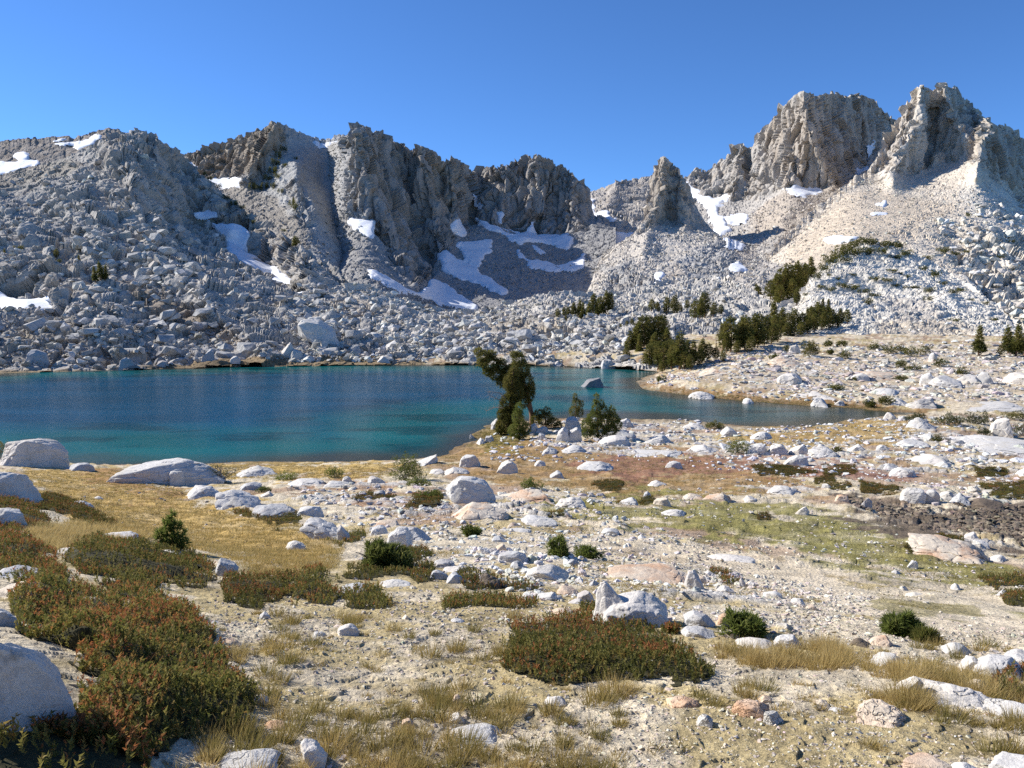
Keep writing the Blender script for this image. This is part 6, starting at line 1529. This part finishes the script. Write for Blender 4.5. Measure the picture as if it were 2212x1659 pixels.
grove('G', 'front pine at the edge of the lakeside grove', 'front pines of the lakeside grove',
      [(1404, 794, 50, 0), (1420, 798, 58, 1), (1436, 800, 60, 5), (1452, 800, 62, 1), (1414, 784, 44, 3), (1444, 786, 50, 0), (1478, 800, 40, 3), (1492, 800, 34, 5), (1508, 794, 40, 3), (1395, 796, 34, 3), (1430, 806, 26, 3), (1468, 798, 78, 2, 1.3, 'tallest pointed pine at the front of the lakeside grove'), (1484, 792, 54, 1), (1500, 788, 52, 2), (1514, 784, 50, 1), (1528, 782, 40, 3), (1548, 780, 30, 3), (1562, 782, 26, 3)])
grove('G', 'broad pine behind the bedrock bench', 'pines behind the bedrock bench',
      [(1562, 758, 60, 0), (1578, 760, 74, 3), (1596, 758, 60, 1), (1610, 758, 74, 0), (1628, 752, 70, 1), (1642, 742, 62, 5), (1656, 738, 54, 1), (1636, 752, 50, 3), (1590, 766, 30, 3), (1570, 762, 40, 5), (1620, 764, 36, 3), (1650, 750, 40, 3), (1666, 744, 44, 5), (1680, 740, 36, 3), (1604, 748, 60, 5)])
grove('I', 'tall dark pine at the side of the granite dome', 'pines beside the granite dome',
      [(1676, 716, 64, 4, 1.3), (1690, 712, 46, 1), (1704, 722, 46, 3), (1720, 720, 50, 0), (1736, 718, 44, 3), (1752, 708, 46, 0), (1768, 706, 52, 1), (1784, 702, 46, 5), (1800, 702, 36, 3), (1816, 700, 36, 1), (1830, 696, 32, 3), (1744, 700, 36, 4), (1776, 690, 40, 4), (1790, 680, 34, 4), (1720, 660, 36, 1), (1698, 730, 34, 3), (1712, 732, 30, 5), (1728, 728, 34, 3), (1744, 722, 36, 0), (1760, 716, 40, 3), (1776, 712, 38, 5), (1792, 708, 36, 3), (1808, 706, 30, 0), (1686, 726, 40, 3), (1674, 732, 44, 5), (1764, 690, 34, 3), (1750, 690, 30, 5)])
grove('H', 'pine in the cluster left of the granite dome', 'cluster of pines left of the dome',
      [(1638, 674, 54, 1), (1664, 650, 42, 3), (1676, 654, 58, 0), (1690, 650, 70, 3), (1702, 646, 72, 0), (1716, 640, 68, 1), (1728, 630, 58, 0), (1738, 620, 50, 1), (1752, 598, 42, 4, 1.5), (1684, 662, 46, 5), (1708, 655, 50, 5)])
grove('G', 'pine rising at the photo edge under the dome', 'pines at the photo edge under the dome', [(2114, 768, 62, 4, 1.2), (2178, 764, 58, 2, 1.2), (2194, 770, 66, 4, 1.3), (2212, 768, 60, 2, 1.2), (2160, 770, 26, 3)])
grove('B', 'small pine on the shaded far slope', 'pines on the shaded far slope', [(206, 620, 34, 4), (216, 622, 38, 2), (226, 622, 32, 4), (172, 575, 26, 4), (628, 532, 30, 1), (636, 530, 28, 3), (660, 548, 20, 3), (8, 545, 24, 4), (124, 548, 20, 3)])
def mats(lab, label, group, items):
    for u, v, w, h in items:
        P = surf(lab, u, v); s = P[1] / F; o = link('low_pine', PM[int(rngt.integers(0, 3))]); o.location = P; o.scale = (w * s, w * s * .7, h * s * 1.2); o.rotation_euler = (0, 0, rngt.normal(0, .3)); tag(o, label, 'shrub', group)
mats('I', 'low pine mat growing along the crown of the granite dome', 'pine mats on the dome crown',
     [(1778, 592, 26, 22), (1790, 578, 30, 26), (1804, 566, 32, 26), (1818, 556, 34, 28), (1834, 546, 34, 26), (1850, 538, 30, 22), (1866, 532, 30, 18), (1884, 530, 34, 14), (1904, 534, 34, 14), (1922, 540, 34, 16), (1938, 546, 30, 16), (1955, 556, 30, 14), (1846, 552, 40, 18), (1876, 548, 40, 16), (1906, 552, 36, 14), (1766, 606, 20, 18), (1934, 560, 30, 12), (1826, 568, 26, 16)])
mats('I', 'low pine mat on a ledge of the granite dome', 'pine mats on the dome ledges',
     [(1775, 622, 34, 10), (1796, 628, 26, 9), (1820, 618, 34, 10), (1845, 626, 40, 12), (1868, 634, 34, 12), (1886, 642, 26, 10), (1890, 608, 30, 10), (1914, 614, 36, 10), (1936, 620, 20, 8), (1970, 622, 36, 9), (2008, 634, 30, 14), (2006, 658, 22, 13), (2055, 642, 24, 14), (2076, 626, 24, 10), (2020, 600, 26, 18), (2040, 612, 22, 10), (1995, 588, 22, 12), (1876, 656, 26, 16),
      (1790, 600, 14, 8), (1812, 604, 14, 7), (1842, 596, 16, 7), (1930, 588, 34, 8), (1960, 600, 24, 8), (2064, 694, 34, 9), (2100, 650, 18, 8), (2130, 660, 20, 8), (1740, 640, 16, 8), (2150, 690, 22, 8), (1946, 592, 16, 6)])
mats('H', 'dark pine mat among the pale boulders above the dome', 'pine mats above the dome', [(2004, 562, 28, 12), (2040, 550, 34, 14), (2064, 550, 30, 13), (2084, 556, 20, 8), (2090, 470, 14, 10), (2160, 560, 16, 8), (2190, 520, 14, 8), (2140, 600, 16, 8), (1960, 548, 20, 8)])
mats('C', 'dark shrub on the shaded gully wall', 'shrubs on the shaded gully wall', [(612, 330, 16, 16), (602, 345, 18, 18), (594, 362, 20, 20), (588, 378, 22, 20), (600, 388, 18, 14), (580, 396, 18, 18), (572, 410, 18, 18), (590, 408, 16, 14), (608, 420, 14, 12), (624, 430, 14, 14), (628, 444, 18, 16), (636, 452, 18, 14), (545, 412, 16, 18), (560, 414, 14, 14), (616, 360, 12, 8), (640, 345, 10, 7)])
mats('B', 'dark shrub along the sharp shaded edge of the knoll', 'shrubs along the knoll edge', [(452, 392, 14, 10), (470, 412, 16, 12), (488, 430, 16, 12), (506, 446, 18, 12), (524, 458, 16, 10), (440, 380, 10, 8), (548, 478, 14, 8), (572, 490, 12, 8), (40, 540, 22, 12), (130, 556, 18, 10), (600, 505, 12, 8)])
def snag(label, u, v, h, lab='G'):
    P = surf(lab, u, v); s = P[1] / F; rng = np.random.default_rng(int(u)); v_, f_ = limbs(np.array([0, 0, -.2]), np.array([.1, 0, h * s]), rng, 5, h * s * .2, .16); o = link('dead_tree', mesh_np('dead_tree', v_, f_), M['bark']); o.location = P; tag(o, label, 'tree')
snag('broken orange trunk standing beside the broad pine', 1545, 762, 34)
snag('thin pale dead trunk above the grove', 1560, 690, 24, 'T')
